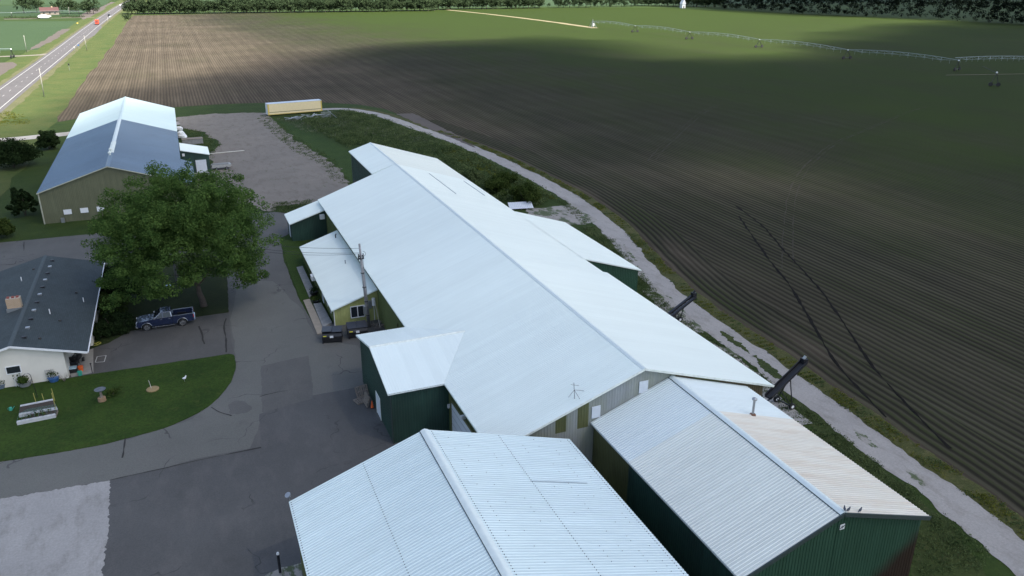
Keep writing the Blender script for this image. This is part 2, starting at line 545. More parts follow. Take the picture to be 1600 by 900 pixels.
def field_mat():
    m, nt, b = new_mat('row crop field')
    p = pos(nt)
    at = N(nt, 'ShaderNodeAttribute', attribute_name='row')
    cv = N(nt, 'ShaderNodeAttribute', attribute_name='cover')
    wob = mth(nt, 'MULTIPLY', mth(nt, 'SUBTRACT', noise_n(nt, p, 0.25, 4), 0.5), 0.34)
    u = mth(nt, 'ADD', at.outputs['Fac'], wob)
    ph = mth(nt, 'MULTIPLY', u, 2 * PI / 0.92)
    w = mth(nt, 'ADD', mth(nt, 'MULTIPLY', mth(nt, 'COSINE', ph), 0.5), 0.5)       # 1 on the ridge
    # passes of the planter: every fourth row a bit wider
    w4 = mth(nt, 'ADD', mth(nt, 'MULTIPLY', mth(nt, 'COSINE', mth(nt, 'MULTIPLY', u, 2 * PI / 5.52)), 0.5), 0.5)
    w16 = noise_n(nt, combine(nt, mth(nt, 'MULTIPLY', u, 0.45)), 1.0, 4, 0.75)
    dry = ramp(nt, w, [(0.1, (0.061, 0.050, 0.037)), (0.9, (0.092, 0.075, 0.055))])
    wet = ramp(nt, w, [(0.1, (0.022, 0.020, 0.014)), (0.9, (0.058, 0.053, 0.037))])  # moist soil, its colour also lowered to deepen the cloud shade
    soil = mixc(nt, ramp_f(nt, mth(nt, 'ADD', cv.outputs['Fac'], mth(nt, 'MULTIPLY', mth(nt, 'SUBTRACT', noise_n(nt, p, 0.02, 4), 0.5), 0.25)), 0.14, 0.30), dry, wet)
    big = noise_n(nt, p, 0.035, 5, 0.6)
    soil = mixc(nt, 1.0, soil, ramp(nt, big, [(0.3, 0.78), (0.7, 1.15)]), 'MULTIPLY')
    soil = mixc(nt, 1.0, soil, ramp(nt, w16, [(0.25, 0.84), (0.75, 1.14)]), 'MULTIPLY')
    soil = mixc(nt, 1.0, soil, ramp(nt, w4, [(0.0, 0.92), (1.0, 1.06)]), 'MULTIPLY')
    along = noise_n(nt, scaled(nt, p, (0.9, 0.035, 1)), 1.0, 4, 0.6)
    soil = mixc(nt, 1.0, soil, ramp(nt, along, [(0.3, 0.86), (0.7, 1.16)]), 'MULTIPLY')
    # plants: on the ridges, thicker where the stand is better
    patch = noise_n(nt, scaled(nt, p, (0.045, 0.02, 1)), 1.0, 6, 0.65)
    fine = noise_n(nt, p, 2.2, 5, 0.8)
    c1 = mth(nt, 'ADD', cv.outputs['Fac'], mth(nt, 'MULTIPLY', mth(nt, 'SUBTRACT', patch, 0.5), 0.9))
    c2 = mth(nt, 'ADD', c1, mth(nt, 'MULTIPLY', mth(nt, 'SUBTRACT', fine, 0.5), 0.5))
    c3 = mth(nt, 'ADD', c2, mth(nt, 'MULTIPLY', mth(nt, 'SUBTRACT', mth(nt, 'COSINE', mth(nt, 'ADD', ph, 0.6)), 0.0), 0.22))
    pf = ramp_f(nt, c3, 0.32, 0.85)
    leaf = ramp(nt, fine, [(0.3, (0.019, 0.033, 0.008)), (0.7, (0.038, 0.055, 0.012))])
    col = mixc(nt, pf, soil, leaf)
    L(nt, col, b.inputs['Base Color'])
    b.inputs['Roughness'].default_value = 0.95
    b.inputs['Specular IOR Level'].default_value = 0.05
    hh = mth(nt, 'ADD', mth(nt, 'MULTIPLY', w, 0.8), mth(nt, 'MULTIPLY', fine, 0.4))
    bump(nt, b, hh, 0.6, 0.055)
    return m


def combine(nt, x):
    c = N(nt, 'ShaderNodeCombineXYZ')
    L(nt, x, c.inputs[0])
    return c.outputs[0]


M['field'] = field_mat()


def shingle_mat():
    m, nt, b = new_mat('dark slate shingles')
    p = pos(nt)
    br = N(nt, 'ShaderNodeTexBrick')
    br.inputs['Scale'].default_value = 1.0
    br.inputs['Brick Width'].default_value = 0.35
    br.inputs['Row Height'].default_value = 0.16
    br.inputs['Mortar Size'].default_value = 0.012
    br.inputs['Color1'].default_value = (0.029, 0.042, 0.046, 1)
    br.inputs['Color2'].default_value = (0.039, 0.054, 0.059, 1)
    br.inputs['Mortar'].default_value = (0.02, 0.028, 0.032, 1)
    L(nt, scaled(nt, p, (1, 1, 1), PI / 2), br.inputs['Vector'])
    f = noise_n(nt, p, 0.5, 5)
    col = mixc(nt, 1.0, br.outputs['Color'], ramp(nt, f, [(0.3, 0.82), (0.7, 1.15)]), 'MULTIPLY')
    L(nt, col, b.inputs['Base Color'])
    b.inputs['Roughness'].default_value = 0.85
    return m


def brick_mat():
    m, nt, b = new_mat('tan chimney brick')
    p = pos(nt)
    br = N(nt, 'ShaderNodeTexBrick')
    br.inputs['Scale'].default_value = 1.0
    br.inputs['Brick Width'].default_value = 0.22
    br.inputs['Row Height'].default_value = 0.08
    br.inputs['Mortar Size'].default_value = 0.012
    br.inputs['Color1'].default_value = (0.36, 0.23, 0.12, 1)
    br.inputs['Color2'].default_value = (0.42, 0.27, 0.16, 1)
    br.inputs['Mortar'].default_value = (0.4, 0.36, 0.3, 1)
    mp = N(nt, 'ShaderNodeMapping')
    mp.inputs['Rotation'].default_value = (PI / 2, 0, 0)
    L(nt, p, mp.inputs['Vector'])
    L(nt, mp.outputs[0], br.inputs['Vector'])
    L(nt, br.outputs['Color'], b.inputs['Base Color'])
    b.inputs['Roughness'].default_value = 0.9
    return m


M['shingle'] = shingle_mat()
M['brick'] = brick_mat()


def leaf_mat(name, lo, hi, trans=0.25, nscale=0.5):
    m, nt, b = new_mat(name)
    nt.nodes.remove(b)
    out = nt.nodes['Material Output']
    g = N(nt, 'ShaderNodeNewGeometry')
    f = noise_n(nt, g.outputs['Position'], nscale, 3)
    t = mth(nt, 'ADD', mth(nt, 'MULTIPLY', g.outputs['Random Per Island'], 0.5), mth(nt, 'MULTIPLY', ramp_f(nt, f, 0.3, 0.7), 0.5))
    col = ramp(nt, t, [(0.1, lo), (0.9, hi)])
    d = N(nt, 'ShaderNodeBsdfDiffuse')
    tr = N(nt, 'ShaderNodeBsdfTranslucent')
    mx = N(nt, 'ShaderNodeMixShader')
    mx.inputs[0].default_value = trans
    L(nt, col, d.inputs['Color'])
    L(nt, col, tr.inputs['Color'])
    L(nt, d.outputs[0], mx.inputs[1])
    L(nt, tr.outputs[0], mx.inputs[2])
    L(nt, mx.outputs[0], out.inputs['Surface'])
    return m


M['maple'] = leaf_mat('maple leaves', (0.040, 0.084, 0.023), (0.128, 0.205, 0.054), 0.46)
M['bush_leaf'] = leaf_mat('shrub leaves', (0.028, 0.048, 0.012), (0.070, 0.095, 0.026))
M['dark_leaf'] = leaf_mat('dark hedge leaves', (0.012, 0.024, 0.010), (0.03, 0.048, 0.018))
M['far_leaf'] = leaf_mat('distant tree leaves', (0.032, 0.052, 0.026), (0.064, 0.090, 0.044), 0.2, 0.12)
M['forest_leaf'] = leaf_mat('forest leaves', (0.004, 0.0065, 0.005), (0.010, 0.014, 0.009), 0.2, 0.08)  # leaf colour cut very low to carry the wood's shade
M['weed_leaf'] = leaf_mat('tall weeds', (0.042, 0.070, 0.024), (0.14, 0.175, 0.075), 0.3, 0.25)
M['weed_pale'] = leaf_mat('pale seeding grass', (0.09, 0.11, 0.07), (0.20, 0.21, 0.14), 0.3, 0.25)
M['weed_yellow'] = leaf_mat('yellow green weeds', (0.07, 0.09, 0.015), (0.16, 0.16, 0.035), 0.3, 0.4)
M['garden_leaf'] = leaf_mat('garden plant leaves', (0.03, 0.06, 0.015), (0.10, 0.14, 0.04))


# ------------------------------------------------------------------ foliage
def leaf_cloud(centres, radii, per, size, flat=0.8, up=0.35, hollow=0.35):
    """many small leaf faces scattered through clumps; returns vert / face arrays"""
    cs = np.repeat(np.asarray(centres, float), per, axis=0)
    rs = np.repeat(np.asarray(radii, float), per)
    n = len(cs)
    d = rng.normal(size=(n, 3))
    d /= np.linalg.norm(d, axis=1)[:, None]
    rad = (hollow + (1 - hollow) * rng.random(n) ** 0.6)
    d[:, 2] *= flat
    c = cs + d * (rs * rad)[:, None]
    nn = d * 0.7 + rng.normal(size=(n, 3)) * 0.6
    nn[:, 2] += up
    nn /= np.linalg.norm(nn, axis=1)[:, None]
    a = np.cross(nn, rng.normal(size=(n, 3)))
    a /= np.linalg.norm(a, axis=1)[:, None]
    b = np.cross(nn, a)
    s = size * (0.6 + 0.8 * rng.random(n))[:, None]
    w = 0.62
    v = np.stack([c - a * s, c - b * s * w, c + a * s, c + b * s * w], axis=1).reshape(-1, 3)
    return v


def quad_mesh(name, v, m, parent=None):
    n = len(v) // 4
    me = bpy.data.meshes.new(name)
    me.vertices.add(len(v))
    me.vertices.foreach_set('co', v.astype(np.float32).ravel())
    me.loops.add(len(v))
    me.loops.foreach_set('vertex_index', np.arange(len(v), dtype=np.int32))
    me.polygons.add(n)
    me.polygons.foreach_set('loop_start', np.arange(0, len(v), 4, dtype=np.int32))
    me.polygons.foreach_set('loop_total', np.full(n, 4, dtype=np.int32))
    me.update(calc_edges=True)
    me.validate()
    me.materials.append(m)
    o = bpy.data.objects.new(name, me)
    COL.objects.link(o)
    if parent is not None: o.parent = parent
    return o


def crown_clumps(rx, rz, zc, n, lump=0.3, seed=0, rr=(0.7, 1.2), low=-0.75):
    """clump centres in an uneven crown volume"""
    out, rad = [], []
    r = random.Random(seed)
    off = Vector((seed * 3.1, seed * 1.7, seed * 0.9))
    while len(out) < n:
        d = Vector((r.gauss(0, 1), r.gauss(0, 1), r.gauss(0, 1))).normalized()
        if d.z < low: continue
        k = 1 + lump * noise.noise(d * 2.1 + off) + lump * 0.6 * noise.noise(d * 4.7 + off)
        t = r.random() ** 0.42
        out.append((d.x * rx * k * t, d.y * rx * k * t, zc + d.z * rz * k * t))
        rad.append(r.uniform(*rr))
    return out, rad


def branch_tubes(mb, base, top_z, spread, levels, r0, seed):
    r = random.Random(seed)

    def grow(p, d, ln, rad, lv):
        pts, rads = [p], [rad]
        q = p
        for i in range(3):
            d = (d + Vector((r.uniform(-.18, .18), r.uniform(-.18, .18), r.uniform(-.02, .12)))).normalized()
            q = q + d * ln / 3
            pts.append(q)
            rads.append(rad * (1 - 0.14 * (i + 1)))
        mb.tube(pts, rads, 7 if lv < 2 else 5, cap=False)
        if lv >= levels: return
        k = 4 if lv == 0 else 3
        a0 = r.uniform(0, 6.28)
        for i in range(k):
            a = a0 + 6.28 * i / k + r.uniform(-.4, .4)
            nd = (d * r.uniform(0.5, 0.9) + Vector((math.cos(a), math.sin(a), r.uniform(0.0, 0.5))) * spread).normalized()
            grow(q, nd, ln * r.uniform(0.62, 0.85), rads[-1] * 0.68, lv + 1)

    grow(Vector(base), Vector((0, 0, 1)), top_z, r0, 0)


def make_tree(name, label, cat, loc, h, rx, nclump, per, leaf, m, seed=1, trunk_h=2.0, r0=0.3, group=None, lump=0.3, zlow=0.25, rr=(0.7, 1.2), levels=2):
    t = thing(name, label, cat, loc, 0, group)
    mb = MB()
    branch_tubes(mb, (0, 0, 0), trunk_h, 0.75, levels, r0, seed)
    mb.build('trunk', M['bark'], t, world=False, smooth=True)
    rz = h * (1 - zlow) / 2
    cs, rs = crown_clumps(rx, rz, h * zlow + rz, nclump, lump, seed, rr)
    v = leaf_cloud(cs, rs, per, leaf)
    quad_mesh('crown', v, m, t)
    return t


# ------------------------------------------------------------------ the ground
def jag(pts, step=0.8, amp=0.25, freq=0.35, closed=True, seed=0.0):
    out = []
    n = len(pts)
    for i in range(n if closed else n - 1):
        a, b = Vector(pts[i][:2]), Vector(pts[(i + 1) % n][:2])
        ln = (b - a).length
        k = max(1, min(400, int(ln / step)))
        nr = Vector((-(b - a).y, (b - a).x)) / max(ln, 1e-6)
        for j in range(k):
            q = a.lerp(b, j / k)
            d = noise.noise(Vector((q.x * freq, q.y * freq, seed))) + 0.6 * noise.noise(Vector((q.x * freq * 3.3, q.y * freq * 3.3, seed + 5))) + 0.4 * noise.noise(Vector((q.x * freq * 9, q.y * freq * 9, seed + 7)))
            out.append((q + nr * d * amp) if 0 < j or closed else q)
    return out


def smooth_line(pts, n=12):
    """Catmull-Rom through the points"""
    P = [Vector(p[:2]) for p in pts]
    P = [P[0] * 2 - P[1]] + P + [P[-1] * 2 - P[-2]]
    out = []
    for i in range(1, len(P) - 2):
        for j in range(n):
            t = j / n
            a, b, c, d = P[i - 1], P[i], P[i + 1], P[i + 2]
            out.append(0.5 * ((2 * b) + (c - a) * t + (2 * a - 5 * b + 4 * c - d) * t * t + (3 * b - 3 * c + d - a) * t ** 3))
    out.append(P[-2])
    return out


def sheet(name, pts, z, m, amp=0.0, step=0.8, freq=0.35, seed=0.0, kind='structure'):
    pts = [Vector(p[:2]) for p in pts]
    if amp > 0: pts = jag(pts, step, amp, freq, True, seed)
    tri = tessellate_polygon([[Vector((p.x, p.y, 0)) for p in pts]])
    me = bpy.data.meshes.new(name)
    fs = []
    for t in tri:
        a, b, c = (pts[i] for i in t)
        cr = (b - a).cross(c - a) if hasattr((b - a), 'cross') else 0
        cr = (b.x - a.x) * (c.y - a.y) - (b.y - a.y) * (c.x - a.x)
        fs.append(tuple(t) if cr > 0 else tuple(t)[::-1])
    me.from_pydata([(p.x, p.y, z) for p in pts], [], fs)
    me.update()
    me.materials.append(m)
    o = bpy.data.objects.new(name, me)
    COL.objects.link(o)
    o['kind'] = kind
    return o


def ribbon(name, line, w0, w1, z, m, amp=0.0, seed=0.0, kind='structure'):
    """strip along a line; w0 to the left, w1 to the right"""
    le, ri = [], []
    n = len(line)
    for i, p in enumerate(line):
        d = (line[min(i + 1, n - 1)] - line[max(i - 1, 0)]).normalized()
        nr = Vector((-d.y, d.x))
        j = amp * (noise.noise(Vector((p.x * .25, p.y * .25, seed))) + .6 * noise.noise(Vector((p.x * .9, p.y * .9, seed))))
        j2 = amp * (noise.noise(Vector((p.x * .25, p.y * .25, seed + 9))) + .6 * noise.noise(Vector((p.x * .9, p.y * .9, seed + 9))))
        le.append(p + nr * (w0 + j))
        ri.append(p - nr * (w1 + j2))
    me = bpy.data.meshes.new(name)
    vs = [(p.x, p.y, z) for p in le] + [(p.x, p.y, z) for p in ri]
    me.from_pydata(vs, [], [(i, n + i, n + i + 1, i + 1) for i in range(n - 1)])
    me.update()
    if me.polygons and me.polygons[0].normal.z < 0: me.flip_normals()
    me.materials.append(m)
    o = bpy.data.objects.new(name, me)
    COL.objects.link(o)
    o['kind'] = kind
    return o


def g2(*pp):
    return [G(x, y).xy for x, y in pp]


sheet('ground', [(-2500, -300), (3500, -300), (3500, 5000), (-2500, 5000)], 0.0, M['ground'])

# the lane that curves round the building (centre line)
lane_px = [(300, 187), (350, 183), (412, 178), (460, 175), (505, 171), (545, 171), (590, 179), (640, 196), (700, 217), (760, 241), (820, 270), (880, 302),
           (925, 333), (960, 365), (1000, 412), (1050, 462), (1110, 508), (1180, 556), (1250, 610), (1310, 652), (1370, 698), (1440, 748), (1500, 794), (1580, 862)]
lane = smooth_line([G(*p) for p in lane_px], 10)
lane.append(Vector((47.9, 24)))
lane.append(Vector((47.6, 10)))
lane_r = [p for p in lane if p.y < 400]

# the row crop field: a grid that carries the row coordinate and the crop cover
edge = []      # inner edge of the field: 5.5 m right of the lane
for i, p in enumerate(lane):
    d = (lane[min(i + 1, len(lane) - 1)] - lane[max(i - 1, 0)]).normalized()
    edge.append(p + Vector((-d.y, d.x)) * 3.1)


def cover_at(x, y):
    s = min(1, max(0, (x - 25) / 185))
    s = s * s * (3 - 2 * s)
    t = min(1, max(0, (y - 330) / 350))
    c = 0.12 + 0.66 * s + 0.36 * t * min(1, max(0, (x + 10) / 120))
    k = min(1, max(0, (190 - y) / 90))
    c = c * (1 - k) + max(c, 0.29) * k
    return c


def field_attrs(me, rows, covers):
    a = me.attributes.new('row', 'FLOAT', 'POINT')
    a.data.foreach_set('value', rows)
    a = me.attributes.new('cover', 'FLOAT', 'POINT')
    a.data.foreach_set('value', covers)


def dist_poly(p, line):
    best = 1e9
    for i in range(len(line) - 1):
        a, b = line[i], line[i + 1]
        ab = b - a
        t = max(0, min(1, (p - a).dot(ab) / max(ab.length_squared, 1e-9)))
        best = min(best, (p - a - ab * t).length)
    return best


# outline of the field
near_edge = [e for e in edge if e.y < 205 and e.x > 40]
outline = [G(*q_).xy for q_ in ((96, 190), (70, 191), (52, 186), (50, 180), (60, 168), (85, 139), (125, 94), (169, 47), (199, 24.5))] + [
           Vector((133, 800)), Vector((360, 795)), Vector((470, 745)), Vector((525, 575)), Vector((567, 425)), Vector((640, 330)), Vector((700, 100)), Vector((700, -60)),
           Vector((50, -60))]
outline += [Vector((52.5, 8))] + near_edge[::-1] + [G(*q_).xy for q_ in ((640, 186), (600, 170), (560, 163.5), (505, 160), (420, 160.5), (340, 163), (280, 167), (200, 172), (130, 183))]


def build_field():
    bm = bmesh.new()
    pts = jag(outline, 6.0, 0.5, 0.1)
    vs = [bm.verts.new((p.x, p.y, 0.012)) for p in pts]
    tri = tessellate_polygon([[Vector((p.x, p.y, 0)) for p in pts]])
    for t in tri:
        try:
            bm.faces.new([vs[i] for i in t])
        except ValueError:
            pass
    bmesh.ops.recalc_face_normals(bm, faces=bm.faces)
    # cut into a grid so that cover can vary
    for k in range(-40, 700, 20):
        g = bm.verts[:] + bm.edges[:] + bm.faces[:]
        bmesh.ops.bisect_plane(bm, geom=g, plane_co=(k, 0, 0), plane_no=(1, 0, 0))
    for k in range(-50, 800, 25):
        g = bm.verts[:] + bm.edges[:] + bm.faces[:]
        bmesh.ops.bisect_plane(bm, geom=g, plane_co=(0, k, 0), plane_no=(0, 1, 0))
    me = bpy.data.meshes.new('field')
    bm.to_mesh(me)
    bm.free()
    rows, cov = [], []
    for v in me.vertices:
        rows.append(v.co.x)
        cov.append(cover_at(v.co.x, v.co.y))
    field_attrs(me, rows, cov)
    if me.polygons[0].normal.z < 0: me.flip_normals()
    me.materials.append(M['field'])
    o = bpy.data.objects.new('field', me)
    COL.objects.link(o)
    o['kind'] = 'structure'


build_field()


def headland():
    """rows that follow the lane instead of running straight"""
    W, n = 6.4, 4
    line = near_edge
    vs, fs, rows, cov = [], [], [], []
    for i, p in enumerate(line):
        d = (line[min(i + 1, len(line) - 1)] - line[max(i - 1, 0)]).normalized()
        nr = Vector((-d.y, d.x))
        for k in range(n + 1):
            t = W * k / n
            q = p + nr * t
            vs.append((q.x, q.y, 0.024))
            rows.append(t)
            cov.append(0.34 + 0.2 * noise.noise(Vector((p.y * 0.06, k * .6, 2))) if k > 0 else 0.05)
    for i in range(len(line) - 1):
        for k in range(n):
            a = i * (n + 1) + k
            fs.append((a, a + 1, a + n + 2, a + n + 1))
    me = bpy.data.meshes.new('field_headland')
    me.from_pydata(vs, [], fs)
    me.update()
    if me.polygons[0].normal.z < 0: me.flip_normals()
    field_attrs(me, rows, cov)
    me.materials.append(M['field'])
    o = bpy.data.objects.new('field_headland', me)
    COL.objects.link(o)
    o['kind'] = 'structure'


headland()
def fine_line(line, st=0.5):
    out = []
    for a_, b_ in zip(line[:-1], line[1:]):
        k_ = max(1, int((b_ - a_).length / st))
        out += [a_.lerp(b_, i_ / k_) for i_ in range(k_)]
    return out


lane_s = []
for a_, b_ in zip(lane[:-1], lane[1:]):
    k_ = max(1, int((b_ - a_).length / 0.6))
    lane_s += [a_.lerp(b_, i_ / k_) for i_ in range(k_)]
# grassy rim between lane and field, then the lane
ribbon('field_edge', [p_ for p_ in lane_s if p_.x > 40 and p_.y < 232], 3.5, -0.5, 0.027, M['yellow_edge'], 0.45, 3.0)
ribbon('lane', lane_s, 1.6, 1.6, 0.030, M['lane'], 0.5, 1.0)
for k, px in enumerate((((1126, 517), (1148, 528), (1168, 546), (1172, 553), (1150, 541), (1128, 524)), ((1178, 556), (1196, 565), (1214, 580), (1226, 594), (1212, 592), (1192, 577)),
                        ((1330, 668), (1352, 682), (1372, 700), (1362, 700), (1340, 684)), ((1412, 728), (1436, 744), (1452, 760), (1440, 758), (1420, 742)), ((975, 382), (984, 392), (995, 408), (988, 404), (976, 390)))):
    sheet('lane_grass_patch', g2(*px), 0.036 + .002 * k, M['patchy'] if k > 1 else M['weedy'], 0.3, 0.12, 1.3, k)
sheet('bare_soil', g2((618, 178), (646, 177), (735, 222), (745, 232), (700, 214)), 0.034, M['bare'], 0.5)

# strip between building and lane
sheet('weedy_strip', g2((905, 350), (935, 356), (985, 412), (1040, 472), (1100, 520), (1190, 585), (1300, 668), (1390, 738), (1480, 815), (1540, 890), (1600, 960), (1380, 960), (1420, 900), (1250, 640), (1000, 440)), 0.008, M['weedy'], 0.6)
sheet('gravel_patch', g2((815, 322), (845, 326), (900, 318), (930, 345), (915, 352), (880, 350), (840, 345)), 0.038, M['patchy'], 0.7)
sheet('gravel_patch', g2((1005, 455), (1030, 448), (1050, 470), (1072, 490), (1100, 520), (1080, 520), (1030, 480)), 0.038, M['patchy'], 0.6, seed=2)
sheet('gravel_patch', g2((1100, 530), (1140, 545), (1190, 590), (1215, 622), (1180, 610), (1130, 565)), 0.038, M['patchy'], 0.6, seed=3)
sheet('concrete_apron', g2((1206, 606), (1228, 630), (1270, 662), (1250, 665), (1200, 640), (1190, 615)), 0.05, M['concrete'], 0.0)

# tyre tracks pressed into the field
trA = smooth_line([G(*p) for p in ((1154, 338), (1175, 368), (1200, 404), (1232, 444), (1266, 500), (1300, 558), (1340, 606), (1388, 656))], 8)
trB = smooth_line([G(*p) for p in ((1150, 322), (1190, 352), (1220, 386), (1250, 418), (1280, 452), (1315, 500), (1345, 545), (1375, 587), (1450, 668), (1490, 706))], 8)
M['track'] = simple('wet tyre track', (0.012, 0.011, 0.010), 0.95, 0, 0.4, 1.5, spec=0.05)
ribbon('tyre_track', fine_line(trA, .3), 0.12, 0.12, 0.034, M['track'], 0.19, 2.0)
ribbon('tyre_track', fine_line(trB, .3), 0.12, 0.12, 0.038, M['track'], 0.19, 4.0)
M['arc'] = simple('dry wheel arc', (0.048, 0.044, 0.034), 0.95, 0, 0.3, 1.0, spec=0.05)
for px in (((1222, 420), (1224, 360), (1233, 302), (1255, 262), (1300, 225), (1360, 199), (1412, 177), (1450, 166)), ((1012, 252), (1024, 237), (1042, 220), (1068, 197), (1094, 176), (1122, 163))):
    ln_a = fine_line(smooth_line([G(*p) for p in px], 10), .6)
    ribbon('wheel_arc', ln_a, 0.07, 0.07, 0.036, M['arc'], 0.22, 3.0)
    ribbon('wheel_arc', [p_ + Vector((2.2, 0.4)) for p_ in ln_a], 0.07, 0.07, 0.036, M['arc'], 0.22, 8.0)
ribbon('field_access_lane', smooth_line([G(*p) for p in ((700, 15.5), (780, 24), (860, 34), (930, 44))], 10), 2.6, 2.6, 0.05, M['lane_dirt'], 0.8)

# ---- highway and verges
hwC = [Vector((-51.8, 120)), Vector((-51.0, 200)), Vector((-50.6, 290)), Vector((-49.0, 450)), Vector((-47.3, 690)), Vector((-42.0, 1000)), Vector((-33, 1300)), Vector((-10, 2000))]
hwL = smooth_line(hwC, 10)
ribbon('roadside_verge', hwL, 15.5, 20.5, 0.022, M['verge'], 1.5)
ribbon('highway', hwL, 4.9, 4.9, 0.05, M['highway'])
# a short turning lane by the farm road
sheet('highway_turn_lane', [(-43.2, 520), (-44.0, 660), (-41.2, 640), (-40.9, 560)], 0.045, M['highway'])
ribbon('edge_line', hwL, 3.55, -3.35, 0.06, M['road_paint'])
ribbon('edge_line', hwL, -3.35, 3.55, 0.06, M['road_paint'])
for i in range(0, 90):
    y0 = 150 + i * 12.2
    c = None
    for a, b in zip(hwL[:-1], hwL[1:]):
        if a.y <= y0 < b.y:
            c = a.lerp(b, (y0 - a.y) / (b.y - a.y))
            dd = (b - a).normalized()
            break
    if c is None or y0 > 900: continue
    ribbon('centre_line_dash', [c, c + dd * 3.2], 0.07, 0.07, 0.062, M['road_paint'])
# left of the highway: young crop, side roads, bare strips
ribbon('road_shoulder', fine_line(hwL, 4), -4.6, 7.2, 0.034, M['shoulder'], 0.9, 2.0)
ribbon('road_shoulder', fine_line(hwL, 4), 6.6, -4.6, 0.034, M['shoulder'], 0.9, 6.0)
sheet('crop_beyond_highway', g2((-160, 33.5), (122, 33), (112, 40), (92, 54), (58, 78), (-160, 84)), 0.028, M['far_green'], 0.5, 6)
sheet('bare_strip', g2((42, 80.5), (64, 73), (86, 62), (111, 44.5), (96, 46), (72, 61), (52, 73)), 0.04, M['bare'], 1.2, 3, 0.08)
sheet('bare_strip', g2((0, 98), (22, 97), (27, 102), (8, 114), (0, 119), (-60, 119), (-60, 98)), 0.036, M['bare'], 0.8, 2, 0.1)
ribbon('side_road', fine_line(smooth_line([G(*q_) for q_ in ((78, 84), (60, 86), (30, 87.5), (0, 88.5), (-60, 91))], 6), 2), 2.3, 2.3, 0.044, M['gravel'], 0.5)
ribbon('farm_drive', fine_line(smooth_line([G(*q_) for q_ in ((148, 27.3), (120, 27.8), (80, 28.6), (40, 29.6), (0, 30.3))], 6), 3), 1.7, 1.7, 0.044, M['gravel'], 0.4)
sheet('far_field', g2((-160, 8.6), (164, 8.4), (152, 20), (140, 25), (-160, 27)), 0.024, M['far_dark'])
sheet('far_field', g2((-160, -14), (186, -12), (165, 7.6), (-160, 7.8)), 0.024, M['far_green'])
sheet('bare_strip', g2((152, 20), (160, 14), (172, 7), (180, 4), (174, 3), (158, 11), (146, 20)), 0.04, M['bare'], 1.0, 6, 0.05)
sheet('far_meadow', [(-15, 860), (1500, 700), (3000, 2500), (-5, 3500)], 0.012, M['far_green'])
sheet('bare_strip', [(-60, 740), (-57, 800), (-54, 950), (-66, 960), (-68, 800)], 0.03, M['bare'], 1.5, 4, 0.08)

# ---- yards and drives
lane_l = [G(*p).xy for p in ((-40, 206), (0, 206), (100, 200), (118, 196), (118, 204), (0, 213), (-40, 213))]
ribbon('access_road', smooth_line([Vector((-120, 217)), Vector((-45, 217.5)), Vector((-20, 222)), Vector((0, 226)), Vector((15, 231))], 10), 2.6, 2.6, 0.028, M['lane'], 0.5)
sheet('gravel_yard', g2((272, 184), (330, 178), (412, 176), (430, 190), (462, 220), (500, 243), (530, 262), (545, 290), (520, 312), (470, 320), (430, 322), (425, 330), (300, 300), (300, 285), (330, 268), (330, 240), (345, 225), (320, 207), (285, 200)), 0.034, M['gravel'], 0.9, 0.35, 0.22)
sheet('asphalt_yard', g2((-120, 388), (0, 379), (140, 366), (300, 345), (430, 331), (447, 333), (452, 365), (437, 372), (445, 410), (468, 470), (488, 502), (520, 504), (596, 496), (800, 560), (800, 800), (760, 1010), (-300, 1010), (-300, 640)), 0.012, M['asphalt'], 0.15, 0.8, 0.3)
sheet('worn_lane', g2((372, 440), (425, 440), (470, 480), (495, 530), (560, 540), (600, 600), (556, 606), (410, 647), (390, 700), (172, 750), (0, 780), (-120, 800), (-120, 740), (0, 722), (200, 686), (300, 655), (350, 610), (370, 575), (362, 500)), 0.020, M['asphalt_light'], 0.25, 0.8, 0.2)
sheet('dark_overlay', g2((172, 751), (300, 722), (408, 700), (406, 648), (470, 622), (555, 606), (620, 690), (700, 760), (560, 1000), (140, 1000), (160, 880)), 0.026, M['asphalt_dark'], 0.12, 0.8, 0.2)
sheet('dark_overlay', g2((408, 572), (482, 556), (489, 600), (488, 623), (410, 645)), 0.028, M['asphalt'], 0.12, 0.3, 0.5, 4)
sheet('dark_patch', [G(374 + 17 * math.cos(a), 637 + 10 * math.sin(a)).xy for a in np.linspace(0, 2 * PI, 24)[:-1]], 0.030, M['asphalt'], 0.35, 0.3, 0.8)
sheet('house_drive', g2((100, 600), (140, 548), (205, 517), (300, 497), (357, 490), (365, 553), (150, 586)), 0.024, M['asphalt_drive'], 0.06, 0.6)
sheet('garage_floor', g2((96, 560), (146, 545), (146, 583), (112, 590)), 0.05, M['concrete'])
sheet('gravel_pad', g2((-200, 830), (0, 781), (172, 751), (172, 790), (168, 840), (160, 900), (140, 1010), (-250, 1010)), 0.034, M['pad'], 0.22, 0.15, 1.1)
sheet('gravel_patch', g2((430, 893), (450, 886), (470, 880), (480, 960), (420, 960), (405, 905)), 0.036, M['patchy'], 0.2, 0.3, 0.8)


def lawn(name, pts, z, m, amp=0.08):
    """a lawn is a turf slab a few centimetres proud of the paving"""
    pp = jag([Vector(p) for p in pts], 0.35, amp, 0.9)
    mb = MB()
    n = len(pp)
    tri = tessellate_polygon([[Vector((p.x, p.y, 0)) for p in pp]])
    vs = [(p.x, p.y, z) for p in pp] + [(p.x, p.y, 0.004) for p in pp]
    mb.add(vs, [tuple(t) for t in tri] + [(i, (i + 1) % n, n + (i + 1) % n, n + i) for i in range(n)])
    o = mb.build(name, m)
    fix_normals(o)
    o['kind'] = 'structure'
    return o


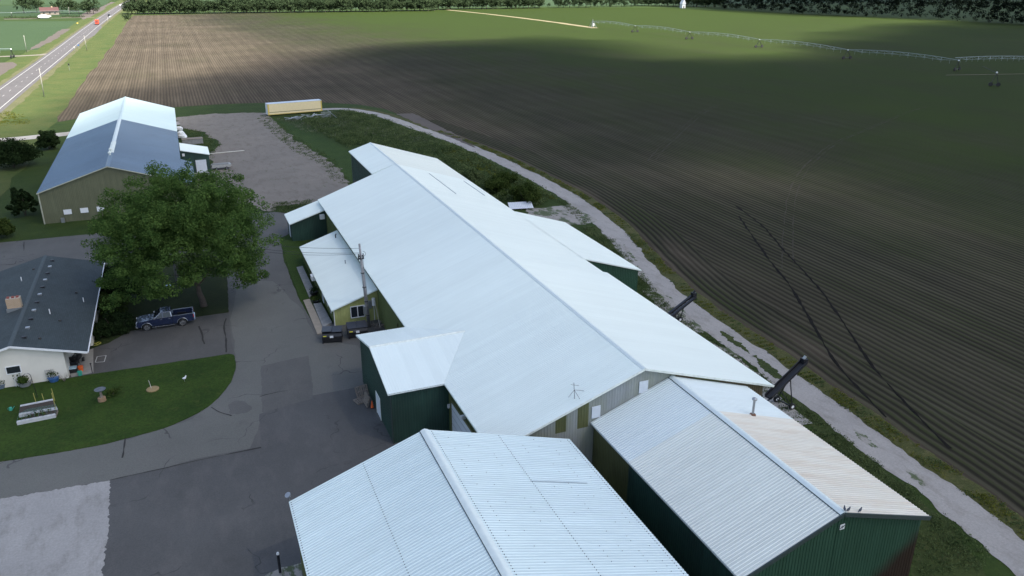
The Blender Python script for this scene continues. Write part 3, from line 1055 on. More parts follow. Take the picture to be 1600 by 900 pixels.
front_curve = smooth_line([G(*p) for p in ((112, 591), (160, 583), (250, 570), (330, 558), (362, 554), (368, 566), (365, 588), (350, 612), (325, 636), (280, 660), (230, 677), (150, 697), (70, 711), (0, 722), (-120, 742))], 5)
lawn('front_lawn', list(front_curve) + g2((-160, 640), (-60, 612), (0, 602), (60, 596)), 0.07, M['lawn'])
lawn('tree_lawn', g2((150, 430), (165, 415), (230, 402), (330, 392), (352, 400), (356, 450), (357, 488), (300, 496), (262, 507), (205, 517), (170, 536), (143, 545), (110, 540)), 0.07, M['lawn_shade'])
lawn('office_strip', g2((437, 372), (460, 365), (470, 380), (478, 418), (486, 466), (470, 470), (452, 425)), 0.05, M['lawn'])
# lighter mown grass beside the gravel yard
sheet('mown_strip', g2((400, 182), (425, 184), (470, 200), (520, 222), (548, 236), (560, 300), (530, 282), (500, 255), (462, 228), (430, 200)), 0.02, M['lawn'], 0.8, 0.35, 0.3)
# cracks and painted marks on the paving
for i, px in enumerate((((353, 498), (350, 512), (353, 530), (354, 551)), ((311, 510), (315, 520), (317, 530), (320, 538)), ((196, 684), (194, 700), (191, 716)),
                        ((0, 414), (22, 413), (26, 408)), ((38, 378), (37, 392)), ((154, 398), (160, 390), (163, 383)), ((440, 420), (452, 418), (466, 419)), ((406, 620), (440, 612), (495, 604)), ((172, 751), (290, 724), (408, 700)), ((330, 637), (345, 645), (362, 650)))):
    ribbon('crack', smooth_line([G(*p) for p in px], 8), 0.05 if i > 2 else 0.075, 0.05 if i > 2 else 0.075, 0.042, M['crack'], 0.12, i)
sq = [G(*p).xy for p in ((152, 558), (166, 556), (163, 566), (149, 567))]
for a, b in zip(sq, sq[1:] + sq[:1]):
    ribbon('painted_mark', [a, b], 0.045, 0.045, 0.06, M['road_paint'])

# ------------------------------------------------------------------ building helpers
UZ = Vector((0, 0, 1))


def slope_panel(x_hi, z_hi, x_lo, z_lo, y0, y1, m, parent, name='roof_slope', pitch=0.23, h=0.022, rw=0.075):
    """rectangular roof slope, ribs run down the slope, repeat along Y"""
    d = Vector((x_lo - x_hi, 0, z_lo - z_hi))
    ln = d.length
    d.normalize()
    nrm = Vector((-d.z, 0, d.x)) if d.x > 0 else Vector((d.z, 0, -d.x))
    if nrm.z < 0: nrm = -nrm
    mb = MB()
    mb.ribbed((x_hi, 0, z_hi), (0, 1, 0), d, nrm, y0, y1, lambda a: 0.0, lambda a: ln, pitch, h, rw)
    # edge thickness below the sheet
    lo = Vector((x_lo, 0, z_lo))
    mb.quad((x_lo, y0, z_lo), (x_lo, y1, z_lo), (x_lo, y1, z_lo - 0.14), (x_lo, y0, z_lo - 0.14))
    for y in (y0, y1):
        mb.quad((x_lo, y, z_lo), (x_hi, y, z_hi), (x_hi, y, z_hi - 0.14), (x_lo, y, z_lo - 0.14))
    mb.quad((x_lo, y0, z_lo - 0.14), (x_lo, y1, z_lo - 0.14), (x_hi, y1, z_hi - 0.14), (x_hi, y0, z_hi - 0.14))
    o = mb.build(name, m, parent)
    return fix_normals(o)


def cap_strip(x, z, y0, y1, parent, w=0.28, m=None, sl=0.36, sr=0.32, joints=0):
    mb = MB()
    prof = [(-w, -w * sl + 0.035), (-w * 0.25, 0.045), (0, 0.06), (w * 0.25, 0.045), (w, -w * sr + 0.035), (w, -w * sr - 0.01), (0, 0.0), (-w, -w * sl - 0.01)]
    mb.prism([(x + a, z + b) for a, b in prof], y0, y1, 'y')
    if joints:
        k = y0 + joints / 2
        while k < y1:
            mb.prism([(x + a * 1.04, z + b + 0.012) for a, b in prof], k, k + 0.12, 'y')
            k += joints
    o = fix_normals(mb.build('ridge_cap', m or M['cap'], parent))
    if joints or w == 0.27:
        MB().bar((x - w - 0.015, y0, z - w * sl + 0.03), (x - w - 0.015, y1, z - w * sl + 0.03), 0.035, 0.05).build('cap_shadow_strip', M['trim_dark'], parent)  # dark bar stands in for the shadow gap along the cap's left edge
    return o


def wall_x(X, y0, y1, ztop, m, parent, out=-1, name='wall', z0=0.0, pitch=0.23, h=0.02):
    """ribbed wall in a plane X=const; out is the side it faces"""
    mb = MB()
    f1 = ztop if callable(ztop) else (lambda a: ztop)
    mb.ribbed((X, 0, 0), (0, 1, 0), UZ, (out, 0, 0), y0, y1, lambda a: z0, f1, pitch, h, 0.07)
    return fix_normals(mb.build(name, m, parent))


def wall_y(Y, x0, x1, ztop, m, parent, out=-1, name='wall', z0=0.0, breaks=(), pitch=0.23, h=0.02):
    mb = MB()
    f1 = ztop if callable(ztop) else (lambda a: ztop)
    f0 = z0 if callable(z0) else (lambda a: z0)
    mb.ribbed((0, Y, 0), (1, 0, 0), UZ, (0, out, 0), x0, x1, f0, f1, pitch, h, 0.07, breaks)
    return fix_normals(mb.build(name, m, parent))


def pbox(name, x0, x1, y0, y1, z0, z1, m, parent, bev=0.0):
    o = MB().box(min(x0, x1), max(x0, x1), min(y0, y1), max(y0, y1), min(z0, z1), max(z0, z1)).build(name, m, parent)
    if bev: bevel(o, bev, 1)
    return o


# ------------------------------------------------------------------ the long white-roofed warehouse
XL, XR, XC = 17.2, 41.8, 29.4
ZL, ZR, ZC_ = 4.9, 5.35, 9.3


def main_top(x):
    return (ZL + (x - XL) * (ZC_ - ZL) / (XC - XL) if x < XC else ZC_ - (x - XC) * (ZC_ - ZR) / (XR - XC)) - 0.12


wh = thing('warehouse', 'long steel warehouse with wide white ribbed roof and patched grey green gable end', 'warehouse', (29, 83, 0))
YN, YF = 45.95, 119.3
slope_panel(XC, ZC_, XL, ZL, YN, YF, M['roof_white'], wh)
slope_panel(XC, ZC_, XR, ZR, YN, 74.4, M['roof_white_right'], wh)
zr41 = ZC_ - (41.25 - XC) * (ZC_ - ZR) / (XR - XC)
slope_panel(XC, ZC_, 41.25, zr41, 74.4, YF, M['roof_white_right'], wh)
cap_strip(XC, ZC_, YN, YF, wh, 0.2)
wall_x(17.66, 46.3, 119, main_top(17.66), M['moss'], wh)
wall_x(41.0, 46.3, 119, main_top(41.0), M['brown_siding'], wh, 1)
wall_y(119, 17.66, 41.0, main_top, M['green'], wh, 1, breaks=(XC,))
# gable end made of sheets of different age
cuts = [(17.66, 22.28, 'galv'), (22.28, 23.17, 'olive'), (23.17, 24.08, 'galv'), (24.08, 25.0, 'olive'), (25.0, 31.6, 'galv'), (31.6, 32.4, 'galv'), (32.4, 34.1, 'brown_siding'), (34.1, 36.6, 'olive'), (36.6, 41.0, 'brown_siding')]
for a, b, k in cuts:
    if k == 'olive' and a < 30:
        wall_y(46.3, a, b, main_top, M[k], wh, -1, 'wall_panel', z0=5.15)
        wall_y(46.3, a, b, 5.15, M['galv'], wh, -1, 'wall_panel')
    else:
        wall_y(46.3, a, b, main_top, M[k], wh, -1, 'wall_panel', breaks=(XC,))
# rake trim
tr = MB()
tr.bar((XL, YN - 0.03, ZL - 0.05), (XC, YN - 0.03, ZC_ - 0.05), 0.06, 0.16)
tr.bar((XC, YN - 0.03, ZC_ - 0.05), (XR, YN - 0.03, ZR - 0.05), 0.06, 0.16)
tr.build('rake_trim', M['trim'], wh)
pbox('gable_vent', 29.18, 29.95, 46.22, 46.26, 7.1, 8.1, M['white_panel'], wh, 0.01)
pbox('gable_vent', 25.22, 25.95, 46.22, 46.26, 5.8, 6.8, M['white_panel'], wh, 0.01)
# overhead door by the porch corner, with frame
dr = pbox('overhead_door', 17.56, 17.6, 49.6, 56.5, 0.05, 3.5, M['white_panel'], wh)
for z in (0.75, 1.45, 2.15, 2.85):
    pbox('door_seam', 17.545, 17.56, 49.6, 56.5, z, z + 0.03, M['steel'], dr)
fr = MB()
fr.box(17.5, 17.63, 56.5, 56.75, 0, 3.75).box(17.5, 17.63, 49.35, 49.6, 0, 3.75).box(17.5, 17.63, 49.6, 56.5, 3.5, 3.75)
fr.build('door_frame', M['olive'], wh)
pbox('wall_light', 17.4, 17.62, 57.0, 57.2, 2.6, 2.9, M['white_paint'], wh)
pbox('wall_light', 17.25, 17.62, 53.0, 53.25, 3.75, 4.05, M['white_paint'], wh)
pbox('side_door', 17.58, 17.63, 71.9, 73.0, 0.05, 2.15, M['white_panel'], wh)
pbox('door_post', 17.5, 17.64, 74.2, 74.45, 0, 3.2, M['olive'], wh)
# roof aerial
an = MB()
ab = Vector((24.1, 46.9, main_top(24.1) + 0.12))
an.tube([ab, ab + Vector((-0.1, 0, 1.35))], 0.02, 5)
for dx, dy in ((0.9, 0.25), (-0.25, 0.5), (0.25, -0.35)):
    an.tube([ab + Vector((-0.05, 0, 0.75)), Vector((ab.x + dx, ab.y + dy, main_top(ab.x + dx) + 0.14))], 0.014, 5)
an.tube([ab + Vector((-0.3, 0.1, 1.2)), ab + Vector((0.25, -0.1, 1.1))], 0.012, 5)
an.build('roof_aerial', M['dark_steel'], wh)
# patch strips on the far right slope
for (x0, x1, y) in ((33.9, 33.95, (104, 117)), (39.6, 39.65, (108, 117.5))):
    z = main_top(x0) + 0.15
    pbox('roof_seam', x0, x1 + 0.05, y[0], y[1], z - 0.02, z + 0.02, M['steel'], wh)

# far extension
ex = thing('warehouse_extension', 'narrower cream roofed extension at the far end of the long warehouse', 'extension', (34, 128, 0))
slope_panel(XC, ZC_ + 0.0, 25.61, 8.1, 119.32, 136.7, M['roof_white'], ex)
slope_panel(XC, ZC_ - 0.0, 41.25, zr41, 119.32, 136.8, M['roof_cream'], ex)
cap_strip(XC, ZC_, 119.32, 136.7, ex, 0.2)
wall_x(25.9, 119.3, 136.4, 8.05, M['green'], ex)
wall_x(41.0, 119.3, 136.4, zr41, M['green'], ex, 1)
wall_y(136.4, 25.9, 41.0, lambda x: (8.1 + (x - 25.61) * (ZC_ - 8.1) / (XC - 25.61) if x < XC else main_top(x)) - 0.1, M['green'], ex, 1, breaks=(XC,))
pbox('door', 25.86, 25.89, 131.5, 135, 0.05, 3.6, M['black'], ex)

# side annex on the right
ax = thing('side_annex', 'white roofed annex with green siding sticking out of the right side of the warehouse', 'annex', (45, 89, 0))
slope_panel(41.15, zr41 + 0.06, 49.1, 3.05, 79.0, 100.4, M['roof_white_right'], ax)
wall_y(79.25, 41.0, 48.8, lambda x: zr41 - (x - 41.3) * 0.317 - 0.08, M['green_rust'], ax)
wall_y(100.1, 41.0, 48.8, lambda x: zr41 - (x - 41.3) * 0.317 - 0.08, M['green_rust'], ax, 1)
wall_x(48.8, 79.25, 100.1, 3.05, M['green_rust'], ax, 1)
pbox('door', 48.82, 48.86, 88, 91, 0.05, 2.7, M['white_panel'], ax)

# ------------------------------------------------------------------ green entrance porch (cross gable)
po = thing('entrance_porch', 'dark green porch with small white gable roof joining the left side of the warehouse', 'porch', (15, 63, 0))
PX, PR, PZR, PZE = 12.41, 63.5, 6.35, 4.88
xr_r = XL + (PZR - ZL) / ((ZC_ - ZL) / (XC - XL))


def porch_slope(y_e, m):
    mb = MB()
    d = Vector((0, y_e - PR, PZE - PZR))
    ln = d.length
    d.normalize()
    nrm = Vector((0, -d.z, d.y)) if d.y > 0 else Vector((0, d.z, -d.y))

    def f1(x):
        # the slope ends in the valley where it meets the warehouse roof
        if x <= XL: return ln
        zt = ZL + (x - XL) * (ZC_ - ZL) / (XC - XL)
        return max(0.0, ln * (PZR - zt) / (PZR - PZE))
    mb.ribbed((0, PR, PZR + 0.015), (1, 0, 0), d, nrm, PX, xr_r, lambda a: 0.0, f1, 0.23, 0.013, 0.05, (XL,))
    mb.quad((PX, PR, PZR), (PX, y_e, PZE), (PX, y_e, PZE - 0.14), (PX, PR, PZR - 0.14))
    mb.quad((PX, y_e, PZE), (XL, y_e, PZE), (XL, y_e, PZE - 0.12), (PX, y_e, PZE - 0.12))
    return fix_normals(mb.build('roof_slope', m, po))


porch_slope(57.2, M['porch_n'])
porch_slope(69.55, M['porch_n'])
mb = MB()
mb.prism([(PR - 0.2, PZR - 0.01), (PR, PZR + 0.06), (PR + 0.2, PZR - 0.01), (PR + 0.2, PZR - 0.05), (PR, PZR), (PR - 0.2, PZR - 0.05)], PX, xr_r, 'x')
mb.build('ridge_cap', M['trim'], po)


def porch_top(y):
    return (PZE + (y - 57.2) * (PZR - PZE) / (PR - 57.2) if y < PR else PZR - (y - PR) * (PZR - PZE) / (69.55 - PR)) - 0.1


mb = MB()
mb.ribbed((12.7, 0, 0), (0, 1, 0), UZ, (-1, 0, 0), 57.5, 69.25, lambda a: 0.0, porch_top, 0.23, 0.02, 0.07, (PR,))
fix_normals(mb.build('wall', M['green'], po))
wall_y(57.5, 12.7, 17.66, PZE - 0.1, M['green'], po)
wall_y(69.25, 12.7, 17.66, PZE - 0.1, M['green'], po, 1)
pbox('door', 12.62, 12.66, 61.6, 63.0, 0.05, 2.1, M['white_panel'], po)
mb = MB()
mb.box(12.60, 12.65, 63.0, 63.1, 0, 2.2).box(12.60, 12.65, 61.5, 61.6, 0, 2.2).box(12.60, 12.65, 61.6, 63.0, 2.1, 2.2)
mb.build('door_frame', M['trim'], po)
mb = MB()
mb.box(12.64, 12.72, 57.40, 57.48, 0, PZE - 0.12)
mb.build('corner_trim', M['trim_dark'], po)

# ------------------------------------------------------------------ office lean-to
of = thing('office_lean_to', 'yellow green office lean-to with white shed roof and a white framed window', 'lean-to', (15, 94, 0))
OX, OZ = 12.37, 2.05
slope_panel(17.62, 3.8, OX, OZ, 83.0, 106.6, M['roof_white'], of)
otop = lambda x: OZ + (x - OX) * (3.8 - OZ) / (17.62 - OX) - 0.1
wall_x(12.7, 83.3, 106.3, OZ, M['moss'], of)
wall_y(83.3, 12.7, 17.64, otop, M['lime'], of, pitch=0.3, h=0.012)
wall_y(106.3, 12.7, 17.64, otop, M['lime'], of, 1)
wn = MB()
wx0, wx1, wz0, wz1 = 14.55, 16.0, 0.75, 2.0
for b in ((wx0, wx1, wz0 - 0.08, wz0), (wx0, wx1, wz1, wz1 + 0.08), (wx0 - 0.08, wx0, wz0 - 0.08, wz1 + 0.08), (wx1, wx1 + 0.08, wz0 - 0.08, wz1 + 0.08), ((wx0 + wx1) / 2 - 0.04, (wx0 + wx1) / 2 + 0.04, wz0, wz1)):
    wn.box(b[0], b[1], 83.2, 83.27, b[2], b[3])
w = wn.build('window', M['white_paint'], of)
pbox('pane', wx0, wx1, 83.24, 83.275, wz0, wz1, M['glass'], w)
pbox('corner_trim', 12.62, 12.69, 83.22, 83.32, 0, OZ - 0.1, M['white_paint'], of)
pbox('air_conditioner', 12.1, 12.68, 95.0, 96.0, 1.25, 1.85, M['white_paint'], of, 0.03)
for y in (85.2, 87.3, 98.5):
    w = pbox('window', 12.63, 12.68, y, y + 1.1, 0.8, 1.75, M['white_paint'], of)
    pbox('pane', 12.615, 12.635, y + 0.08, y + 1.02, 0.88, 1.67, M['glass'], w)
pbox('door', 12.63, 12.68, 90.2, 91.2, 0.1, 1.9, M['white_panel'], of)
mb = MB()
mb.tube([(16.2, 94, 3.2), (16.2, 94, 3.7)], 0.06, 8).tube([(16.2, 94, 3.7), (16.2, 94, 3.78)], 0.1, 8)
mb.build('vent_pipe', M['steel'], of)
mb = MB()
mb.tube([(16.9, 104.0, 3.4), (16.9, 104.0, 4.0)], 0.07, 8)
mb.tube([(16.9, 104.0, 4.0), (17.05, 104.0, 4.1)], 0.07, 8)
mb.build('vent_pipe', M['dark_steel'], of)
mb = MB()
mb.box(16.45, 16.85, 83.05, 83.27, 1.6, 2.5)
mb.build('meter_box', M['steel'], of)
mb = MB()
mb.tube([(17.1, 83.1, 1.9), (17.1, 83.1, 2.75)], 0.2, 12).tube([(17.1, 83.1, 0.1), (17.1, 83.1, 1.9)], 0.035, 6)
mb.build('white_tank', M['white_paint'], of)

# small green lean-to further along
le = thing('green_lean_to', 'small dark green lean-to with white shed roof at the far left corner of the warehouse', 'lean-to', (15, 118, 0))
slope_panel(17.62, 4.4, 12.32, 2.75, 115.3, 120.9, M['roof_white'], le)
ltop = lambda x: 2.75 + (x - 12.32) * (4.4 - 2.75) / 5.3 - 0.1
wall_x(12.65, 115.6, 120.6, 2.75, M['green'], le)
wall_y(115.6, 12.65, 17.64, ltop, M['green'], le)
wall_y(120.6, 12.65, 17.64, ltop, M['green'], le, 1)
pbox('door', 12.57, 12.61, 117.5, 118.5, 0.1, 2.1, M['white_panel'], le)
pbox('air_conditioner', 16.7, 17.4, 115.1, 115.56, 3.0, 3.7, M['white_paint'], le, 0.03)

# ------------------------------------------------------------------ front shed (left) and gable shed (right)
fs_ = thing('front_shed', 'nearest shed with bluish white ribbed roof and a jointed ridge cap', 'shed', (13, 32, 0))
FL_, FZL, FXC, FZC, FR_, FZR = 2.93, 5.76, 11.9, 8.95, 22.55, 5.7
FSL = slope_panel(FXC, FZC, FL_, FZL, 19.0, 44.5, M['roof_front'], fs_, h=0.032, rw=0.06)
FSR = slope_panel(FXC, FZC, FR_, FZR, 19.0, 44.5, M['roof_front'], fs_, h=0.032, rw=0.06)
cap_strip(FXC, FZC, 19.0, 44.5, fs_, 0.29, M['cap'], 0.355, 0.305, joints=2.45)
ftop = lambda x: (FZL + (x - FL_) * (FZC - FZL) / (FXC - FL_) if x < FXC else FZC - (x - FXC) * (FZC - FZR) / (FR_ - FXC)) - 0.14
wall_x(FL_ + 0.3, 19.3, 44.2, FZL - 0.02, M['olive'], fs_)
wall_x(FR_ - 0.3, 19.3, 44.2, FZR - 0.02, M['green'], fs_, 1)
wall_y(44.2, FL_ + 0.3, FR_ - 0.3, ftop, M['olive'], fs_, 1, breaks=(FXC,))
wall_y(19.3, FL_ + 0.3, FR_ - 0.3, ftop, M['olive'], fs_, -1, breaks=(FXC,))
# rows of roofing screws and the lap joint
sc_l, sc_r = MB(), MB()
for xs, zs, lim, step in ((FL_, FZL, FXC, 1), (FR_, FZR, FXC, -1)):
    sgn = 1 if xs < FXC else -1
    tot = abs(FXC - xs)
    rows = (0.12, 4.8) if sgn > 0 else (0.25, 0.9, 1.9, 3.0, 4.2, 5.5, 6.8, 8.2, 9.3, tot - 0.45)
    for r_ in rows:
        x = xs + sgn * r_
        z = ftop(x) + 0.14
        y = 19.2
        while y < 44.3:
            dense = r_ in (4.8, 5.5) or r_ > tot - 1 or r_ < 0.3
            if dense or random.random() < 0.3:
                s_ = 0.02 if dense else 0.015
                (sc_l if sgn > 0 else sc_r).box(x - s_, x + s_, y - s_, y + s_, z + 0.004, z + 0.036)
            y += 0.23 if dense else 0.46
merge_mb(FSL, sc_l, M['dark_steel'], fs_)
merge_mb(FSR, sc_r, M['dark_steel'], fs_)
mb = MB()
mb.bar((FR_ - 1.6, 38.6, ftop(FR_ - 1.6) + 0.175), (FR_ - 5.6, 38.6, ftop(FR_ - 5.6) + 0.175), 0.03, 0.012)
mb.build('sheet_lap', M['steel'], fs_)
# flood lamp on the far left corner
mb = MB()
mb.tube([(3.05, 44.6, 5.2), (3.0, 44.75, 6.0)], 0.03, 6)
mb.tube([(3.0, 44.75, 6.0), (2.92, 44.7, 6.15)], [0.14, 0.2], 10)
mb.build('flood_lamp', M['steel'], fs_)

gs = thing('gable_shed', 'right hand shed with dark green gable wall and white and rusty cream roof', 'shed', (32, 37, 0))
RL, RZL, RC, RZC, RR, RZR = 25.15, 5.5, 32.0, 8.05, 39.2, 5.72
SP = 40.6
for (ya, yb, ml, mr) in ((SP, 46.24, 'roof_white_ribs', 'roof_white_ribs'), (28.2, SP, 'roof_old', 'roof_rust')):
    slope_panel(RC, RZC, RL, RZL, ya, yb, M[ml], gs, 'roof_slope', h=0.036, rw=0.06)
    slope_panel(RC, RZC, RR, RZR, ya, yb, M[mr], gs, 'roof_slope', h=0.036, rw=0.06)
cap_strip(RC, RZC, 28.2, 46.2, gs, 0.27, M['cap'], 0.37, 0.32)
rtop = lambda x: (RZL + (x - RL) * (RZC - RZL) / (RC - RL) if x < RC else RZC - (x - RC) * (RZC - RZR) / (RR - RC)) - 0.14
wall_x(RL + 0.3, 28.5, 41.0, RZL, M['green'], gs, -1)
wall_x(RL + 0.3, 41.0, 46.25, RZL, M['olive'], gs, -1)
wall_x(RR - 0.3, 28.5, 46.25, RZR, M['green_rust'], gs, 1)


def gable_green():
    """green siding with a reddish brown corner where water splashes up"""
    m, nt, b = new_mat('green siding rusting at the corner')
    p = pos(nt)
    sep = N(nt, 'ShaderNodeSeparateXYZ')
    L(nt, p, sep.inputs[0])
    f = noise_n(nt, scaled(nt, p, (3, 3, 0.4)), 1.0, 5, 0.6)
    base = ramp(nt, f, [(0.3, (0.023, 0.059, 0.037)), (0.7, (0.031, 0.076, 0.049))])
    k = mth(nt, 'SUBTRACT', mth(nt, 'MULTIPLY', mth(nt, 'SUBTRACT', sep.outputs['X'], 34.2), 0.78), mth(nt, 'SUBTRACT', sep.outputs['Z'], 1.0))
    k2 = mth(nt, 'ADD', k, mth(nt, 'MULTIPLY', mth(nt, 'SUBTRACT', noise_n(nt, p, 0.8, 4), 0.5), 1.2))
    col = mixc(nt, mth(nt, 'MULTIPLY', ramp_f(nt, k2, -0.4, 0.9), 0.93), base, (0.030, 0.014, 0.012))
    L(nt, col, b.inputs['Base Color'])
    b.inputs['Roughness'].default_value = 0.4
    return m


wall_y(28.5, RL + 0.3, RR - 0.3, rtop, gable_green(), gs, -1, breaks=(RC,), h=0.03, pitch=0.23)
tr = MB()
tr.bar((RL, 28.16, RZL - 0.1), (RC, 28.16, RZC - 0.1), 0.08, 0.26)
tr.bar((RC, 28.16, RZC - 0.1), (RR, 28.16, RZR - 0.1), 0.08, 0.26)
tr.build('rake_trim', M['trim_dark'], gs)
# small vent fitting on the gable with diagonal slats
fx, fz = (lambda q_: (q_.x, q_.z))(onY(1316, 823, 28.45))
pl = pbox('gable_fitting', fx - 0.17, fx + 0.17, 28.43, 28.46, fz - 0.17, fz + 0.17, M['white_paint'], gs)
pl.rotation_euler = (0, 0, 0)
mb = MB()
for d in (-0.09, 0.03):
    mb.bar((fx + d - 0.06, 28.425, fz - 0.1), (fx + d + 0.1, 28.425, fz + 0.1), 0.03, 0.035)
mb.build('slat', M['dark_steel'], pl)
# stove pipe with a rusty foot
mb = MB()
px_, py_ = 35.3, 40.55
pz = rtop(px_) + 0.14
mb.tube([(px_, py_, pz - 0.05), (px_, py_, pz + 1.25)], 0.09, 10)
mb.lathe([(0.09, 0), (0.19, 0.06), (0.19, 0.16), (0.05, 0.26)], 12, (px_, py_, pz + 1.2))
mb.build('stove_pipe', M['steel'], gs)
mb = MB()
mb.lathe([(0.24, -0.04), (0.22, 0.08), (0.12, 0.14)], 12, (px_, py_, pz))
mb.build('pipe_flashing', M['rust'], gs)

# ------------------------------------------------------------------ grey-blue roofed building at the upper left
bb = thing('farm_shed', 'large shed with slate blue roof, pale far end and sage green gable behind the tree', 'shed', (-12, 178, 0))
BL, BC, BR = -22.15, -11.75, -1.15
BZ, BZC = 4.95, 8.3
for (ya, yb, m) in ((138.8, 185.0, 'roof_blue'), (185.0, 218.3, 'roof_ice')):
    slope_panel(BC, BZC, BL, BZ, ya, yb, M[m], bb, h=0.02)
    slope_panel(BC, BZC, BR, BZ, ya, yb, M[m], bb, h=0.02)
slope_panel(BR + 0.02, BZ, 0.75, 4.25, 138.8, 156.4, M['roof_blue'], bb, 'roof_extension')
cap_strip(BC, BZC, 138.8, 150, bb, 0.3, M['roof_blue'])
cap_strip(BC, BZC, 150, 160, bb, 0.42, M['trim'])
cap_strip(BC, BZC, 160, 185, bb, 0.35, M['cap'])
cap_strip(BC, BZC, 185, 218.3, bb, 0.3, M['roof_ice'])
btop = lambda x: (BZ + (x - BL) * (BZC - BZ) / (BC - BL) if x < BC else BZC - (x - BC) * (BZC - BZ) / (BR - BC)) - 0.14
wall_y(139.1, BL + 0.25, BR - 0.25, btop, M['sage'], bb, breaks=(BC,))
wall_y(139.12, BR - 0.25, 0.5, lambda x: BZ - 0.14 - (x - BR) * 0.37, M['sage'], bb)
wall_x(BL + 0.25, 139.1, 218, BZ, M['sage'], bb)
wall_x(BR - 0.25, 156.1, 218, BZ, M['sage'], bb, 1)
wall_x(0.5, 139.1, 156.1, 4.2, M['sage'], bb, 1)
wall_y(156.1, BR - 0.25, 0.5, 4.2, M['sage'], bb, 1)
wall_y(218, BL + 0.25, BR - 0.25, btop, M['sage'], bb, 1, breaks=(BC,))
tr = MB()
tr.bar((BL, 138.75, BZ - 0.05), (BC, 138.75, BZC - 0.05), 0.06, 0.14)
tr.bar((BC, 138.75, BZC - 0.05), (BR, 138.75, BZ - 0.05), 0.06, 0.14)
tr.bar((BL + 0.2, 139.0, 0), (BL + 0.2, 139.0, BZ), 0.16)
tr.build('trim', simple('tan trim', (0.40, 0.40, 0.31), 0.5), bb)
for x in (-19.05, -16.7, -14.35):
    w = pbox('window', x, x + 1.12, 139.0, 139.06, 1.22, 1.98, M['white_paint'], bb)
pbox('meter_box', -19.6, -19.1, 138.75, 139.05, 0.0, 0.75, M['steel'], bb)
for y in (147.5, 150.5):
    MB().lathe([(0.14, 0), (0.14, 0.25), (0.3, 0.35), (0.3, 0.5), (0.1, 0.62)], 10, (BC, y, BZC + 0.02)).build('ridge_vent', M['trim'], bb)
pbox('wall_vent', BL - 0.75, BL + 0.24, 153, 154.2, 2.2, 3.4, M['white_paint'], bb)
pbox('wall_vent', BL - 0.5, BL + 0.24, 163, 164.2, 2.4, 3.4, M['white_paint'], bb)

gl = thing('storage_lean_to', 'small dark green lean-to with white roof and white roller door on the slate roofed shed', 'lean-to', (2, 169, 0))
slope_panel(BR + 0.1, 4.75, 4.15, 3.55, 165.6, 173.2, M['roof_white'], gl)
gtop = lambda x: 4.75 - (x - BR) * 1.2 / 5.3 - 0.12
wall_y(165.92, BR - 0.2, 3.95, gtop, M['green'], gl)
wall_x(3.95, 165.92, 173, 3.5, M['green'], gl, 1)
wall_y(173, BR - 0.2, 3.95, gtop, M['green'], gl, 1)
pbox('roller_door', 1.4, 3.35, 165.82, 165.88, 0.05, 2.55, M['white_panel'], gl)
pbox('wall_light', -0.8, -0.35, 165.75, 165.9, 3.5, 4.0, M['white_paint'], gl)
sheet('concrete_apron', [(0.7, 161.5), (4.6, 161.5), (4.6, 165.9), (0.7, 165.9)], 0.055, M['concrete'])

# ------------------------------------------------------------------ the house
ho = thing('house', 'low white house with dark slate shingle roof and a brick chimney', 'house', (-18, 94, 0))
HR, HC_, HL, HZ, HZC = -11.5, -17.75, -24.0, 2.65, 4.35
HY0, HY1 = 80.35, 108.0


def plain_slope(x_hi, z_hi, x_lo, z_lo, y0, y1, m, parent, name='roof_slope', t=0.16):
    mb = MB()
    mb.prism([(x_hi, z_hi), (x_lo, z_lo), (x_lo, z_lo - t), (x_hi, z_hi - t)], y0, y1, 'y')
    return fix_normals(mb.build(name, m, parent))


plain_slope(HC_, HZC, HR, HZ, HY0, HY1, M['shingle'], ho)
plain_slope(HC_, HZC, HL, HZ, HY0, HY1, M['shingle'], ho)
mb = MB()
mb.prism([(HC_ - 0.2, HZC - 0.03), (HC_, HZC + 0.035), (HC_ + 0.2, HZC - 0.03), (HC_, HZC - 0.02)], HY0, HY1, 'y')
mb.build('ridge_cap', simple('ridge shingles', (0.056, 0.074, 0.082), 0.85), ho)
tr = MB()
for s in (0,):
    tr.bar((HL, HY0 - 0.03, HZ - 0.08), (HC_, HY0 - 0.03, HZC - 0.08), 0.05, 0.2)
    tr.bar((HC_, HY0 - 0.03, HZC - 0.08), (HR, HY0 - 0.03, HZ - 0.08), 0.05, 0.2)
tr.bar((HR + 0.05, HY0, HZ - 0.06), (HR + 0.05, HY1, HZ - 0.06), 0.09, 0.1)
tr.build('fascia', M['white_paint'], ho)
hw = MB()
hz = lambda x: (HZ + (x - HL) * (HZC - HZ) / (HC_ - HL) if x < HC_ else HZC - (x - HC_) * (HZC - HZ) / (HR - HC_)) - 0.17
hw.prism([(-23.5, 0), (-13.6, 0), (-13.6, hz(-13.6)), (HC_, hz(HC_)), (-23.5, hz(-23.5))], 80.75, 80.95, 'y')
hw.box(-13.8, -13.6, 80.96, 88.0, 0, 2.55).box(-13.6, -11.9, 87.8, 88.0, 0, 2.5).box(-12.1, -11.9, 88.0, 107.6, 0, 2.5).box(-23.5, -23.3, 80.96, 107.6, 0, 2.6)
hw.prism([(-23.5, 0), (-11.9, 0), (-11.9, hz(-11.9)), (HC_, hz(HC_)), (-23.5, hz(-23.5))], 107.6, 107.8, 'y')
fix_normals(hw.build('wall', M['plaster'], ho))
wn = MB()
a, b_, c, d = -18.52, -17.4, 1.45, 2.12
for q in ((a, b_, c - 0.07, c), (a, b_, d, d + 0.07), (a - 0.07, a, c - 0.07, d + 0.07), (b_, b_ + 0.07, c - 0.07, d + 0.07)):
    wn.box(q[0], q[1], 80.68, 80.76, q[2], q[3])
w = wn.build('window', M['white_paint'], ho)
